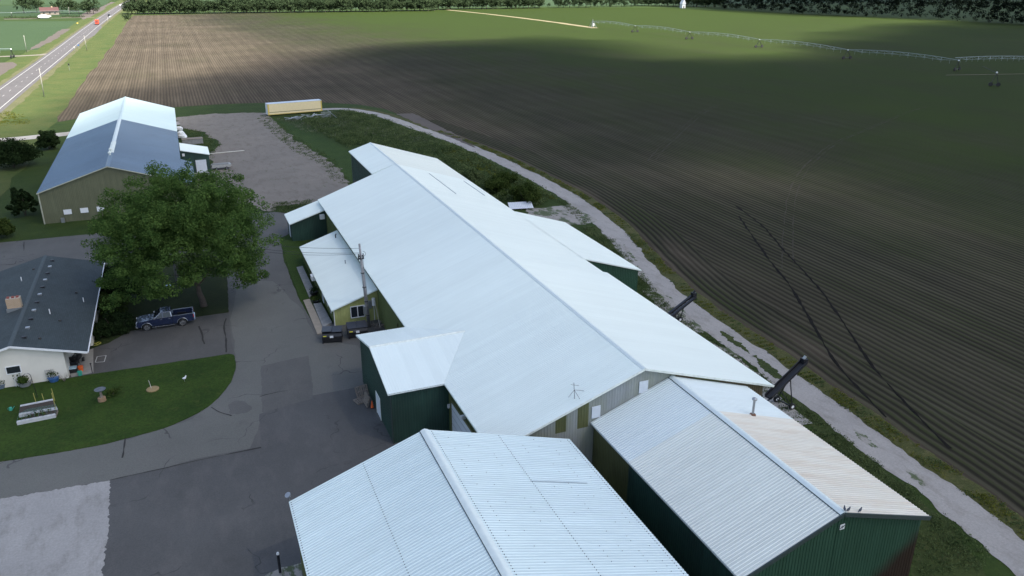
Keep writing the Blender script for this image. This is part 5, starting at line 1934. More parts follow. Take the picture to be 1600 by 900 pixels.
# ------------------------------------------------------------------ irrigation machines
def a_tower(par, c, h, axis, spread=2.2):
    """A-frame drive tower with two wheels; axis = direction of travel"""
    fm = MB()
    ax = Vector((axis.x, axis.y, 0)).normalized()
    top = c + Vector((0, 0, h))
    for s in (-1, 1):
        fm.bar(c + ax * s * spread + Vector((0, 0, .6)), top, .16)
    fm.bar(c - ax * spread + Vector((0, 0, .65)), c + ax * spread + Vector((0, 0, .65)), .2)
    tw = fm.build('tower', M['dark_steel'], par)
    pd = Vector((-ax.y, ax.x, 0))
    for s in (-1, 1):
        wc = c + ax * s * spread
        n = 14
        vs = []
        for o_ in (-.2, .2):
            for k in range(n):
                a_ = 2 * PI * k / n
                q_ = wc + pd * o_ + ax * .68 * math.cos(a_) + Vector((0, 0, .68 + .68 * math.sin(a_)))
                vs.append(q_)
        fix_normals(MB().add(vs, [(k, (k + 1) % n, n + (k + 1) % n, n + k) for k in range(n)] + [tuple(range(n)), tuple(range(n, 2 * n))]).build('wheel', M['rubber'], tw))
    MB().lathe([(.3, 0), (.3, .35), (.1, .45)], 8, (top.x, top.y, top.z)).build('joint_box', M['white_paint'], tw)
    return tw


pipe_m = simple('galvanised irrigation pipe', (0.30, 0.35, 0.36), .4, .3)


def span(par, a, b, h, arch=1.0, n=14, drops=True):
    mb = MB()
    pts = []
    for i in range(n + 1):
        q_ = a.lerp(b, i / n)
        pts.append(Vector((q_.x, q_.y, h + arch * 4 * (i / n) * (1 - i / n))))
    mb.tube(pts, .085, 6)
    d = (b - a).normalized()
    sd = Vector((-d.y, d.x, 0))
    low = []
    for i in range(2, n - 1, 2):
        q_ = pts[i]
        lo_ = q_ - Vector((0, 0, 1.0))
        low.append(lo_)
        for s in (-1, 1):
            mb.bar(q_, lo_ + sd * s * .6, .06)
            mb.bar(pts[i - 1], lo_ + sd * s * .6, .04)
            mb.bar(pts[i + 1], lo_ + sd * s * .6, .04)
        mb.bar(lo_ - sd * .6, lo_ + sd * .6, .05)
    for s in (-1, 1):
        ch_ = [pts[0]] + [l_ + sd * s * .6 for l_ in low] + [pts[-1]]
        for p_, q_ in zip(ch_[:-1], ch_[1:]):
            mb.bar(p_, q_, .045)
    if drops:
        for i in range(1, n):
            mb.bar(pts[i], pts[i] - Vector((0, 0, 1.9)), .05)
    return mb.build('span', pipe_m, par)


pc = G(926, 43)
tws = [G(992, 50.5), G(1077, 61.5), G(1185.5, 74.5), G(1323, 92.5), G(1495, 110.5)]
pv = thing('center_pivot', 'long centre pivot irrigation machine on wheeled towers crossing the far right of the field', 'irrigation pivot', pc)
mb = MB()
for sx, sy in ((-1, -1), (1, -1), (1, 1), (-1, 1)):
    mb.bar(pc + Vector((sx * 1.9, sy * 1.9, 0)), pc + Vector((sx * .3, sy * .3, 4.2)), .2)
mb.bar(pc, pc + Vector((0, 0, 5.2)), .3)
mb.build('pivot_frame', M['steel'], pv)
pbox('control_box', pc.x - .5, pc.x + .5, pc.y - 1.3, pc.y - .8, 1.0, 2.6, M['white_paint'], pv)
prev = pc
for k, tw in enumerate(tws):
    d_ = (tw - prev).normalized()
    a_tower(pv, tw, 3.7, Vector((-d_.y, d_.x, 0)) if k != 4 else Vector((1, .3, 0)), 2.0)
    span(pv, prev, tw, 4.0)
    prev = tw
far_e = G(1760, 93, 4.2)
far_e = Vector((far_e.x, far_e.y, 0))
st_ = tws[-1] + Vector((2.5, 4.0, 0))
span(pv, st_, st_.lerp(far_e, .62), 4.4, .8, 18)
span(pv, st_.lerp(far_e, .62), far_e, 4.4, .8, 14)
# a single steerable tower standing nearer
tq = G(1553, 135)
t = thing('irrigation_tower', 'lone dark wheeled irrigation tower with a slanting boom at the right edge of the field', 'irrigation tower', tq)
a_tower(t, tq, 4.4, Vector((1.0, -.8, 0)), 1.15)
MB().tube([tq + Vector((0, 0, 4.4)), tq + Vector((4.5, 9.5, 5.5))], .07, 6).build('boom', M['dark_steel'], t)
p0 = G(1478, 118)
mb = MB()
mb.tube([p0 + Vector((0, 0, .15)), G(1600, 116) + Vector((0, 0, .15))], .05, 6)
o = tag(mb.build('irrigation_hose', M['wood']), 'pale hose lying across the field near the lone irrigation tower', 'hose')
# second machine across the highway
t0 = G(20, 90.5)
t = thing('center_pivot', 'end of an irrigation pivot across the highway near the left edge', 'irrigation pivot', t0)
a_tower(t, t0, 3.6, Vector((0.2, 1, 0)), 1.6)
span(t, t0 + Vector((-60, 2, 0)), t0, 3.9, .9)
a_tower(t, t0 + Vector((-60, 2, 0)), 3.6, Vector((0.2, 1, 0)), 1.6)
t1 = G(131, 25.5)
t = thing('center_pivot', 'thin irrigation pivot stretching in front of the far farmhouse', 'irrigation pivot', t1)
prev = t1
for k in range(5):
    nx_ = prev + Vector((-52, -2.0, 0))
    span(t, prev, nx_, 3.9, .9, 10, False)
    a_tower(t, nx_, 3.6, Vector((0.1, 1, 0)), 1.6)
    prev = nx_

# ------------------------------------------------------------------ roadside poles and signs
M['roadpole'] = simple('weathered grey road pole', (.30, .29, .26), .8)
for k, (b_, tp, lab) in enumerate((((69, 151), (61, 106), 'tall pale roadside pole nearest the slate roofed shed'), ((42, 82), (37, 55), 'pale pole across the highway beside the bare strip'),
                                   ((136, 79), (131, 55), 'pale roadside pole standing midway along the brown field edge'), ((169, 38), (168, 27), 'small distant roadside pole beside the white roadside sign'), ((109, 26), (107, 11), 'slim pole in front of the far farmstead trees'))):
    g_ = G(*b_)
    tp_ = onY(tp[0], tp[1], g_.y)
    t = thing('roadside_pole', lab, 'pole', g_)
    MB().tube([g_, tp_], [.13, .08], 8).build('pole', M['roadpole'], t, smooth=True)
    MB().box(tp_.x - .35, tp_.x + .35, tp_.y - .05, tp_.y + .05, tp_.z - .5, tp_.z - .4).build('cross_arm', M['roadpole'], t)
for (x, y, h_, w_, m_, lab, cat) in ((109, 110, 2.6, .5, 'dark_steel', 'dark sign on a post in the roadside grass beside the brown field', 'road sign'), (123.5, 76, 2.0, .8, 'blue_tub', 'small blue sign in the roadside grass', 'road sign'),
                                     (117, 79, 2.0, .4, 'pale_wood', 'pale marker post at the edge of the highway', 'marker'), (173, 30, 2.4, 1.1, 'white_paint', 'white roadside sign near the dark grey car', 'road sign'), (121.5, 39, 1.6, 1.0, 'yellow_trim', 'yellow marker sign left of the highway near the red truck', 'road sign')):
    g_ = G(x, y)
    t = thing('road_sign', lab, cat, g_)
    MB().box(-.05, .05, -.05, .05, 0, h_).build('post', M['steel'], t, world=False)
    MB().box(-w_ / 2, w_ / 2, -.09, -.055, h_ - .7, h_).build('panel', M[m_], t, world=False)

# ------------------------------------------------------------------ garden around the house
def raised_bed(px_list, label, z, cage):
    a, b, c, d = [G(*q_) for q_ in px_list]      # back left, back right, front right, front left
    ctr = (a + b + c + d) / 4
    t = thing('raised_bed', label, 'garden bed', (ctr.x, ctr.y, 0))
    for p_, q_ in ((a, b), (d, c)):
        MB().bar(p_ + Vector((0, 0, z / 2)), q_ + Vector((0, 0, z / 2)), .26, z).build('side_board', M['board'], t)
    for p_, q_ in ((a, d), (b, c)):
        MB().bar(p_ + Vector((0, 0, z / 2 - .04)), q_ + Vector((0, 0, z / 2 - .04)), .06, z - .14).build('end_board', M['wood'], t)
    vs = [a, b, c, d]
    MB().quad(*[(v_.x, v_.y, z - .06) for v_ in (d, c, b, a)]).build('soil', M['soil_dark'], t)
    if cage:
        mb = MB()
        n = 9
        for i in range(n + 1):
            p_, q_ = a.lerp(b, i / n), d.lerp(c, i / n)
            mb.tube([p_ + Vector((0, 0, z)), p_.lerp(q_, .25) + Vector((0, 0, z + .55)), p_.lerp(q_, .75) + Vector((0, 0, z + .55)), q_ + Vector((0, 0, z))], .012, 4)
        for f_ in (.25, .5, .75):
            mb.tube([a.lerp(d, f_) + Vector((0, 0, z + .55)), b.lerp(c, f_) + Vector((0, 0, z + .55))], .012, 4)
        mb.build('wire_cage', M['wire_green'], t)
        cs = [tuple(a.lerp(b, random.random()).lerp(d.lerp(c, random.random()), random.random()) - ctr + Vector((0, 0, z + .15))) for _ in range(10)]
        quad_mesh('seedlings', leaf_cloud(cs, [.22] * 10, 22, .06), M['garden_leaf'], t)
    return t


M['board'] = simple('whitewashed boards', (0.46, 0.47, 0.48), .7)
raised_bed(((33, 639.5), (84, 629.5), (90, 642), (31, 652.5)), 'rear raised garden bed with white boards and dark soil', .38, False)
raised_bed(((52, 650.5), (91, 644), (88, 652.5), (27.5, 664.5)), 'front raised garden bed with white boards under a green wire cage', .38, True)
for (x, y, h_) in ((57, 631, 1.1), (70, 630, 1.0), (89, 645, 2.0), (86, 627, 1.3)):
    g_ = G(x, y)
    o = MB().tube([(0, 0, 0), (-.06, .05, h_)], .03, 6).build('garden_stake', simple('yellow green stake', (.34, .30, .08), .7))
    o.location = g_
    tag(o, 'yellow wooden stake standing at the raised garden beds', 'stake', 'yellow stakes at the garden beds')
g_ = G(59, 622)
t = thing('shepherd_hook', 'tall thin black shepherd hook between the house and the garden beds', 'garden hook', g_)
MB().tube([(0, 0, 0), (-.15, .1, 2.3)], .025, 6).build('rod', M['black'], t, world=False)
MB().tube([(-.15 - .3 * (1 - math.cos(a_)), .1, 2.3 + .3 * math.sin(a_)) for a_ in np.linspace(0, PI, 9)], .022, 5).build('hook', M['black'], t, world=False)
# bird bath with plants on a stump
g_ = G(160, 627)
t = thing('bird_feeder', 'bird feeder with grey dish roof on a wooden stump in the front lawn', 'bird feeder', (g_.x, g_.y, .06))
MB().lathe([(.36, 0), (.34, .35), (.30, .36)], 14).build('stump', simple('cut stump', (.26, .17, .10), .85), t, world=False)
MB().lathe([(.12, .36), (.1, .9), (.16, 1.0)], 10).build('pedestal', M['wood'], t, world=False)
MB().lathe([(.05, 1.0), (.42, 1.12), (.5, 1.2), (.40, 1.18), (.06, 1.3)], 14).build('dish', simple('grey dish', (.10, .115, .13), .6), t, world=False)
g_ = G(178, 618)
t = thing('shrub', 'small round shrub beside the bird feeder in the front lawn', 'shrub', (g_.x, g_.y, .06))
MB().tube([(0, 0, 0), (0, 0, .4)], .05, 6).build('stem', M['bark'], t, world=False)
cs, rs = crown_clumps(.7, .4, .45, 14, seed=3, rr=(.25, .4))
quad_mesh('foliage', leaf_cloud(cs, rs, 45, .06), M['bush_leaf'], t)
g_ = G(239, 610)
t = thing('fire_pit_lid', 'round tan wooden disc with an upright stick on the front lawn', 'garden disc', (g_.x, g_.y, .07))
MB().lathe([(.55, 0), (.58, .1), (.5, .16), (.08, .2)], 18).build('disc', simple('tan wood disc', (.26, .19, .09), .8), t, world=False)
MB().tube([(-.1, 0, .15), (-.22, .1, 1.0)], .025, 6).build('stick', M['pale_wood'], t, world=False)
g_ = G(288.5, 597)
t = thing('lawn_ornament', 'little white bird ornament on the right end of the front lawn', 'ornament', (g_.x, g_.y, .07))
MB().tube([(-.16, 0, .38), (-.05, 0, .34), (.08, 0, .36), (.16, 0, .48), (.2, 0, .6)], [.02, .1, .12, .07, .05], 8).build('body', M['white_paint'], t, world=False, smooth=True)
MB().tube([(0, 0, 0), (.02, 0, .3)], .02, 5).build('peg', M['steel'], t, world=False)
g_ = G(17.5, 642)
t = thing('watering_can', 'small teal watering can on the lawn left of the garden beds', 'watering can', (g_.x, g_.y, .07))
MB().lathe([(.14, 0), (.13, .28), (.1, .3)], 12).build('can', M['teal'], t, world=False)
MB().tube([(.13, 0, .08), (.34, 0, .34)], .03, 6).build('spout', M['teal'], t, world=False)
MB().tube([(-.12 - .1 * math.sin(a_), 0, .15 + .13 * -math.cos(a_)) for a_ in np.linspace(0, PI, 7)], .015, 5).build('handle', M['teal'], t, world=False)
# along the wall
pot_plant('potted_shrub', 'leafy potted shrub at the house wall below the white window', 'plant', (G(40, 603).x, G(40, 603).y, .05), .62, .45, M['blue_tub'] if False else M['concrete_dark'], M['garden_leaf'], 420, .11, 1.7)
pot_plant('planter', 'blue planter tub with trellis at the house wall', 'planter', (G(85, 596).x, G(85, 596).y, .05), .5, .4, M['blue_tub'], M['bush_leaf'], 120, .08)
pot_plant('planter', 'grey blue tub at the left end of the house wall', 'planter', (G(2, 607).x, G(2, 607).y, .05), .45, .4, simple('grey blue tub', (.14, .18, .24), .5), M['bush_leaf'], 100, .08)
for (x, y, w_, h_, lab, m_) in ((38, 590, .8, 1.0, 'white arched trellis at the house wall behind the potted shrub', 'white_paint'), (82, 592, .7, 1.25, 'square white trellis standing in the blue planter', 'steel')):
    g_ = G(x, y)
    t = thing('trellis', lab, 'trellis', (g_.x, 80.5, .1))
    mb = MB()
    for k in range(5):
        xx = -w_ / 2 + w_ * k / 4
        top_ = h_ + (.35 * (1 - (2 * k / 4 - 1) ** 2) if x < 60 else 0)
        mb.bar((xx, 0, 0), (xx, 0, top_), .03)
    for z_ in (.3, .6, .9, 1.15):
        if z_ < h_ + .05: mb.bar((-w_ / 2, 0, z_), (w_ / 2, 0, z_), .03)
    mb.build('lattice', M[m_], t, world=False)
g_ = G(101, 597)
t = thing('bare_shrub', 'leafless grey shrub at the right end of the white house wall', 'shrub', (g_.x, g_.y, .06))
mb = MB()
for k in range(26):
    a_ = random.uniform(0, 6.28)
    mb.tube([(0, 0, 0), (math.cos(a_) * .2, math.sin(a_) * .2, .35), (math.cos(a_) * .5, math.sin(a_) * .4, random.uniform(.5, .9))], [.015, .01, .005], 4)
mb.build('twigs', M['wood'], t, world=False)
# carport clutter
g_ = G(119, 572)
t = thing('garden_tractor', 'dark garden tractor parked under the carport roof of the house', 'garden tractor', (g_.x, g_.y + .3, .05), math.radians(75))
bevel(MB().prism([(-.3, .35), (.95, .35), (1.0, .85), (.1, .95), (-.1, .5)], -.3, .3, 'y').build('hood', M['black'], t, world=False), .05)
bevel(MB().prism([(-1.0, .4), (-.2, .4), (-.2, .55), (-.85, .75), (-1.0, .75)], -.45, .45, 'y').build('fender', M['dark_steel'], t, world=False), .04)
bevel(MB().prism([(-.75, .75), (-.35, .75), (-.35, .85), (-.62, .88), (-.75, 1.2), (-.85, 1.2)], -.22, .22, 'y').build('seat', M['black'], t, world=False), .03)
MB().tube([(0, 0, .9), (-.2, 0, 1.15)], .02, 6).tube([(-.2 + .05 * math.cos(a_), .2 * math.sin(a_), 1.15 + .17 * math.cos(a_)) for a_ in np.linspace(0, 2 * PI, 13)], .018, 5).build('steering_wheel', M['chrome'], t, world=False)
for x_, r_ in ((.75, .2), (-.65, .28)):
    for s in (-1, 1):
        wheel(t, x_, s * .45, r_, .2, M['chrome'])
g_ = G(127, 580)
t = thing('bucket', 'orange bucket on the carport floor beside the garden tractor', 'bucket', (g_.x, g_.y, .055))
MB().lathe([(.2, 0), (.26, .5), (.22, .52)], 14).build('pail', M['orange'], t, world=False)
g_ = G(125.5, 587)
t = thing('bucket', 'teal green bucket at the front edge of the carport floor', 'bucket', (g_.x, g_.y, .055))
MB().lathe([(.18, 0), (.23, .42), (.19, .44)], 14).build('pail', M['teal'], t, world=False)
g_ = G(112, 583)
t = thing('storage_tote', 'dark storage tote with pale lid against the carport wall', 'tote', (g_.x + .1, g_.y + .1, .055))
bevel(MB().box(-.4, .4, -.3, .3, 0, .45).build('box', M['black'], t, world=False), .03)
MB().box(-.43, .43, -.33, .33, .45, .5).build('lid', simple('pale blue lid', (.45, .6, .66), .5), t, world=False)
g_ = G(144.5, 583)
t = thing('post', 'short black post at the corner of the driveway and the lawn', 'post', g_)
MB().tube([(0, 0, 0), (0, 0, 1.0)], .035, 8).build('rod', M['black'], t, world=False)
MB().lathe([(.08, 1.0), (.08, 1.08), (.02, 1.1)], 10).build('cap', M['black'], t, world=False)
hp = smooth_line([G(*q_) for q_ in ((142, 540), (146, 537), (150, 538.5), (154, 536), (158, 537), (152, 540), (147, 541))], 6)
o = MB().tube([(q_.x, q_.y, .1) for q_ in hp], .04, 6).build('garden_hose', simple('yellow hose', (.36, .33, .06), .6))
tag(o, 'yellow hose lying at the corner of the house roof by the driveway', 'hose')
for (x, y, lab) in ((265, 458, 'pale lidded bin under the tree nearer the pickup truck'), (244, 436, 'pale lidded bin under the tree farther from the pickup truck')):
    g_ = G(x, y)
    t = thing('lidded_bin', lab, 'bin', (g_.x, g_.y, .06))
    bevel(MB().box(-.3, .3, -.3, .3, 0, .85).build('body', M['black'], t, world=False), .04)
    bevel(MB().prism([(-.34, .85), (.34, .85), (.34, .9), (0, .98), (-.34, .9)], -.34, .34, 'y').build('lid', simple('pale blue bin lid', (.42, .55, .68), .4), t, world=False), .02)
a_, b_ = G(191, 458), G(226, 448)
o = MB().tube([a_ + Vector((0, 0, .12)), b_ + Vector((0, 0, .12))], .06, 6).build('fallen_branch', M['pale_wood'])
tag(o, 'thin pale branch lying on the lawn under the big tree', 'branch')

# ------------------------------------------------------------------ pigeons on the gable shed
def pigeon(loc, rotz, label):
    pts = [(-.21, 0, .10), (-.12, 0, .12), (-.04, 0, .135), (.05, 0, .155), (.10, 0, .20), (.125, 0, .245), (.155, 0, .25), (.185, 0, .24)]
    rad = [.012, .035, .068, .07, .042, .034, .03, .006]
    t = thing('pigeon', label, 'bird', loc, rotz, 'pigeons on the gable shed roof')
    MB().tube(pts, rad, 9).build('body', M['pigeon'], t, world=False, smooth=True)
    mb = MB()
    for s in (-1, 1):
        mb.tube([(.01, s * .03, .1), (.02, s * .03, 0)], .007, 4)
    mb.build('legs', simple('pigeon legs', (.3, .1, .08), .7), t, world=False)
    return t


for k, (x, rz_, lab) in enumerate(((32.12, 1.0, 'grey pigeon perched on the ridge end of the gable shed'), (32.42, .2, 'grey pigeon standing just right of the ridge pigeon'), (33.35, .3, 'grey pigeon standing alone farther down the gable shed roof'))):
    pigeon((x, 28.32, rtop(x) + (.2 if k == 0 else .165)), rz_, lab)

# ------------------------------------------------------------------ trees and shrubs
bt = G(319, 479)
t = make_tree('maple_tree', 'big round leafy maple tree between the pickup truck and the slate roofed shed', 'tree', (bt.x, bt.y, .05), 14.5, 8.6, 10, 10, .2, M['maple'], 4, 3.0, .42)
for ch_ in list(t.children):
    if ch_.name.startswith('crown'): bpy.data.objects.remove(ch_)
cs, rs = crown_clumps(9.0, 6.8, 9.0, 430, .28, 5, (.7, 1.5))
cs2, rs2 = crown_clumps(9.7, 7.3, 9.2, 420, .34, 9, (.35, .75))
# low boughs that sweep down on the left and the front
for k in range(46):
    a_ = random.uniform(2.0, 3.9) if k % 3 else random.uniform(5.7, 6.9)
    r_ = random.uniform(5.5, 10.0 if a_ < 4 else 8.2)
    cs.append((math.cos(a_) * r_, math.sin(a_) * r_ * .9, random.uniform(2.6, 5.5)))
    rs.append(random.uniform(.6, 1.3))
keep = [i_ for i_, c_ in enumerate(cs) if c_[2] > 2.3 - .40 * min(0, c_[1] + 3.2)]
cs, rs = [cs[i_] for i_ in keep], [rs[i_] for i_ in keep]
cs2 = [c_ for c_ in cs2 if c_[2] > 2.3 - .42 * min(0, c_[1] + 3.2)]
shell = [c_ for c_ in cs2 if (c_[0] / 8.9) ** 2 + (c_[1] / 8.9) ** 2 + ((c_[2] - 8.7) / 6.7) ** 2 > .7]
v = np.concatenate([leaf_cloud(cs, rs, 240, .12, .75, .9), leaf_cloud(shell, [.62] * len(shell), 110, .10, .9, .7)])
v += np.array([-.8, 0, .25])
quad_mesh('crown', v, M['maple'], t)


def shrub(label, loc, rx, h, seed, m, n=26, per=70, leaf=.11, group=None, cat='shrub'):
    t = thing('shrub', label, cat, loc, 0, group)
    mb = MB()
    for k in range(5):
        a_ = k * 1.26
        mb.tube([(0, 0, 0), (math.cos(a_) * rx * .25, math.sin(a_) * rx * .25, h * .35), (math.cos(a_) * rx * .5, math.sin(a_) * rx * .5, h * .7)], [.06, .045, .02], 5)
    mb.build('stems', M['bark'], t, world=False)
    cs, rs = crown_clumps(rx * .9, h * .42, h * .47, int(n * 2.2), .6, seed, (rx * .12, rx * .34))
    quad_mesh('foliage', leaf_cloud(cs, rs, per, leaf), m, t)
    return t


for i, (x, y, rx, h, lab, mm) in enumerate(((182, 446, 2.0, 3.0, 'large dark shrub beside the far end of the house roof', 'dark_leaf'), (200, 470, 1.7, 2.6, 'rounded dark shrub between the house and the pale fallen branch', 'dark_leaf'),
                                            (176, 492, 2.0, 2.8, 'tall dark shrub against the middle of the house wall', 'bush_leaf'), (180, 520, 1.9, 2.3, 'broad dark shrub at the corner of the house and driveway', 'dark_leaf'), (158, 528, 1.2, 1.9, 'small dark shrub nearest the yellow hose', 'dark_leaf'), (165, 470, 1.5, 2.6, 'narrow dark shrub close to the house eave', 'dark_leaf'))):
    g_ = G(x, y)
    shrub(lab, (g_.x, g_.y, .05), rx, h, 20 + i, M[mm], 24, 110, .09)
for i, (x, y, rx, h, lab, mm, n_) in enumerate(((22, 262, 5.0, 6.2, 'big dark rounded bush at the left edge beside the access road', 'dark_leaf', 60), (77, 233, 2.6, 4.2, 'medium dark bush between the big left bush and the slate roofed shed', 'dark_leaf', 34),
                                            (40, 337, 1.9, 4.4, 'upright dark bush near the left wall of the slate roofed shed', 'dark_leaf', 30), (-4, 372, 2.4, 3.4, 'brownish bush cut by the left edge near the shed lawn', 'bush_leaf', 30))):
    g_ = G(x, y)
    shrub(lab, (g_.x, g_.y, 0), rx, h, 40 + i, M[mm], n_, 130, .16)
for i, (x, y, rx, h, lab) in enumerate(((820, 318, 3.2, 3.4, 'large dark shrub right beside the white sheet metal panel'), (775, 300, 2.6, 2.8, 'dark green shrub along the warehouse eave left of the large shrub'), (735, 282, 2.3, 2.4, 'bright green shrub near the lane behind the warehouse'), (790, 287, 2.2, 2.2, 'loose green shrub beside the lane across from the field corner'))):
    g_ = G(x, y)
    shrub(lab, (g_.x, g_.y, 0), rx, h, 60 + i, M['bush_leaf'] if i != 2 else M['weed_leaf'], 30, 120, .12)

# tall weeds behind the warehouse: a mass nobody could count
def scatter_in(poly_px, n, seed):
    pts = [G(*q_).xy for q_ in poly_px]
    r = random.Random(seed)
    xs, ys = [p_.x for p_ in pts], [p_.y for p_ in pts]
    out = []
    while len(out) < n:
        p_ = Vector((r.uniform(min(xs), max(xs)), r.uniform(min(ys), max(ys))))
        if inside(p_, pts): out.append(p_)
    return out


def weeds(name, poly_px, n, hh, per, leaf, m, seed, rad=.5, dens=None):
    pts = scatter_in(poly_px, n, seed)
    cs, rs = [], []
    for p_ in pts:
        k = .5 + .9 * noise.noise(Vector((p_.x * .12, p_.y * .12, seed))) + .3 * random.random()
        if k < .12: continue
        h = hh * min(1.3, k + .25)
        cs.append((p_.x, p_.y, h * .45))
        rs.append(rad * (.6 + .6 * k))
    o = quad_mesh(name, leaf_cloud(cs, rs, per, leaf, .8 * hh / max(rad, .1) * .5, .5), m)
    o['kind'] = 'stuff'
    return o


weed_zone = ((506, 180), (540, 174), (585, 183), (640, 202), (700, 226), (760, 252), (820, 284), (868, 310), (845, 322), (800, 322), (760, 305), (700, 262), (600, 240), (575, 225), (545, 232), (500, 208), (470, 190))
weeds('tall_weeds', weed_zone, 2600, 1.1, 22, .13, M['weed_leaf'], 3, .75)
weeds('pale_seeding_grass', ((430, 186), (480, 186), (520, 176), (580, 184), (640, 204), (700, 230), (680, 240), (600, 215), (540, 215), (490, 212), (450, 196)), 800, .8, 14, .09, M['weed_pale'], 8, .5)
weeds('yellow_weeds', ((690, 222), (760, 254), (820, 284), (870, 312), (850, 314), (790, 285), (720, 255), (690, 238)), 420, .6, 16, .09, M['weed_yellow'], 5, .4)
def lane_scatter(name, o0, o1, y0, y1, n, hh, per, leaf, m, seed, gate, rad):
    r = random.Random(seed)
    idx = [i_ for i_, p_ in enumerate(lane_s[:-1]) if y0 < p_.y < y1]
    cs, rs = [], []
    while len(cs) < n:
        i_ = r.choice(idx)
        p_ = lane_s[i_]
        d_ = (lane_s[i_ + 1] - p_).normalized()
        q_ = p_ + Vector((-d_.y, d_.x)) * r.uniform(o0, o1)
        if .5 + .9 * noise.noise(Vector((q_.x * .35, q_.y * .35, seed))) < gate + r.random() * .25: continue
        h_ = hh * r.uniform(.5, 1.3)
        cs.append((q_.x, q_.y, h_ * .4))
        rs.append(rad * r.uniform(.5, 1.3))
    o_ = quad_mesh(name, leaf_cloud(cs, rs, per, leaf, .7 * hh / rad, .5), m)
    o_['kind'] = 'stuff'


lane_scatter('field_edge_weeds', 1.7, 3.4, 20, 190, 1900, .22, 12, .055, M['weed_yellow'], 12, .32, .26)
lane_scatter('field_edge_grass', 1.6, 3.3, 20, 190, 1500, .2, 12, .055, M['weed_leaf'], 13, .4, .26)
lane_scatter('lane_side_grass', -3.4, -1.6, 20, 125, 1500, .22, 12, .055, M['weed_leaf'], 15, .34, .28)
weeds('grass_tufts', ((905, 352), (960, 375), (1000, 425), (1040, 470), (1100, 525), (1190, 590), (1290, 665), (1380, 738), (1470, 815), (1540, 890), (1440, 900), (1300, 720), (1230, 650), (1000, 455)), 1700, .24, 14, .055, M['weed_leaf'], 15, .35)
weeds('yard_edge_weeds', ((412, 179), (440, 194), (482, 226), (522, 247), (548, 286), (528, 290), (500, 258), (462, 238), (428, 210), (402, 186)), 520, .25, 14, .08, M['weed_leaf'], 23, .6)
weeds('yard_corner_weeds', ((283, 201), (318, 206), (346, 224), (334, 240), (330, 268), (318, 268), (316, 230), (290, 218)), 200, .4, 14, .09, M['weed_leaf'], 24, .6)
weeds('yard_near_weeds', ((424, 330), (430, 318), (470, 315), (490, 312), (480, 322), (446, 334)), 160, .35, 14, .08, M['weed_leaf'], 25, .5)
weeds('roadside_flowers', ((-60, 176), (20, 176), (42, 182), (46, 193), (0, 198), (-60, 198)), 260, .4, 12, .12, M['weed_yellow'], 21, .6)

# ------------------------------------------------------------------ far trees
def far_trees():
    protos = []
    for k in range(4):
        t = make_tree('tree', 'distant tree', 'tree', (0, 0, 0), 12.5, 5.2 + .5 * (k % 2), 34, 46, .42, M['far_leaf'], 70 + k, 2.5, .3, 'trees in the far hedgerow', .32, .05, (1.3, 2.2), 1)
        protos.append(t)
    used = [False] * 4
    kinds = ('dense rounded tree in the hedgerow along the far field edge',)

    def place(x, y, s, label, group):
        k = random.randrange(4)
        if not used[k]:
            used[k] = True
            o = protos[k]
        else:
            o = copy_tree(protos[k])
        o.location = (x, y, 0)
        o.rotation_euler = (0, 0, random.uniform(0, 6.28))
        sc_ = s * random.uniform(.82, 1.18)
        o.scale = (sc_ * random.uniform(1.05, 1.35), sc_, sc_ * random.uniform(.85, 1.15))
        o['label'] = label
        o['group'] = group
    # the hedgerow left of the gap, right of the gap, and the loose trees further right
    def row(px0, px1, step, rows, lab, grp, s):
        n = int(abs(px1[0] - px0[0]) / step)
        for i in range(n + 1):
            f = i / max(1, n)
            g_ = G(px0[0] + (px1[0] - px0[0]) * f, px0[1] + (px1[1] - px0[1]) * f)
            for r_ in range(rows):
                place(g_.x + random.uniform(-2, 2) + r_ * 3, g_.y + 6 + random.uniform(-2.5, 2.5) + r_ * 11, s, lab, grp)
    row((203, 23.0), (680, 17.6), 7.0, 1, 'tree in the long hedgerow from the highway to the first gap', 'trees in the long hedgerow', .95)
    row((207, 22.0), (676, 16.8), 9, 1, 'tree in the long hedgerow from the highway to the first gap', 'trees in the long hedgerow', 1.05)
    row((690, 15.5), (848, 13.2), 9, 2, 'tree in the hedgerow between the two gaps at the far field edge', 'trees between the hedgerow gaps', 1.0)
    row((876, 12.6), (990, 10.6), 10, 1, 'tree in the loose hedgerow right of the second gap', 'trees right of the second gap', .9)
    row((1000, 9.5), (1130, 12.0), 10, 2, 'tree between the second gap and the dark forest', 'trees before the dark forest', 1.0)
    for i in range(6):
        g_ = G(860 + i * 24, 11.0)
        place(g_.x, g_.y + 4, .38, 'low bushy tree in the loose hedgerow right of the second gap', 'bushy trees right of the second gap')
    for (x, y, s, lab) in ((37, 21, 1.15, 'tall round tree at the left end of the far farmstead'), (57, 20, 1.35, 'broadest tree left of the far farmhouse'), (93, 22, 1.1, 'tree just right of the far farmhouse'), (109, 21.5, 1.0, 'tree behind the slim farmstead pole'),
                           (123, 21.5, .75, 'small narrow tree between the farmstead pole and the dark round tree'), (136, 22, 1.0, 'dark round tree close to the highway at the farmstead'), (146, 22, .95, 'dark round tree nearest the highway at the farmstead')):
        g_ = G(x, y)
        place(g_.x, g_.y + 4, s, lab, None)
    for (x, y, lab) in ((198, 33, 'small grey green bush at the field corner beside the highway'), (201, 29, 'small bush at the end of the long hedgerow by the highway')):
        g_ = G(x, y)
        place(g_.x, g_.y, .4, lab, None)


far_trees()


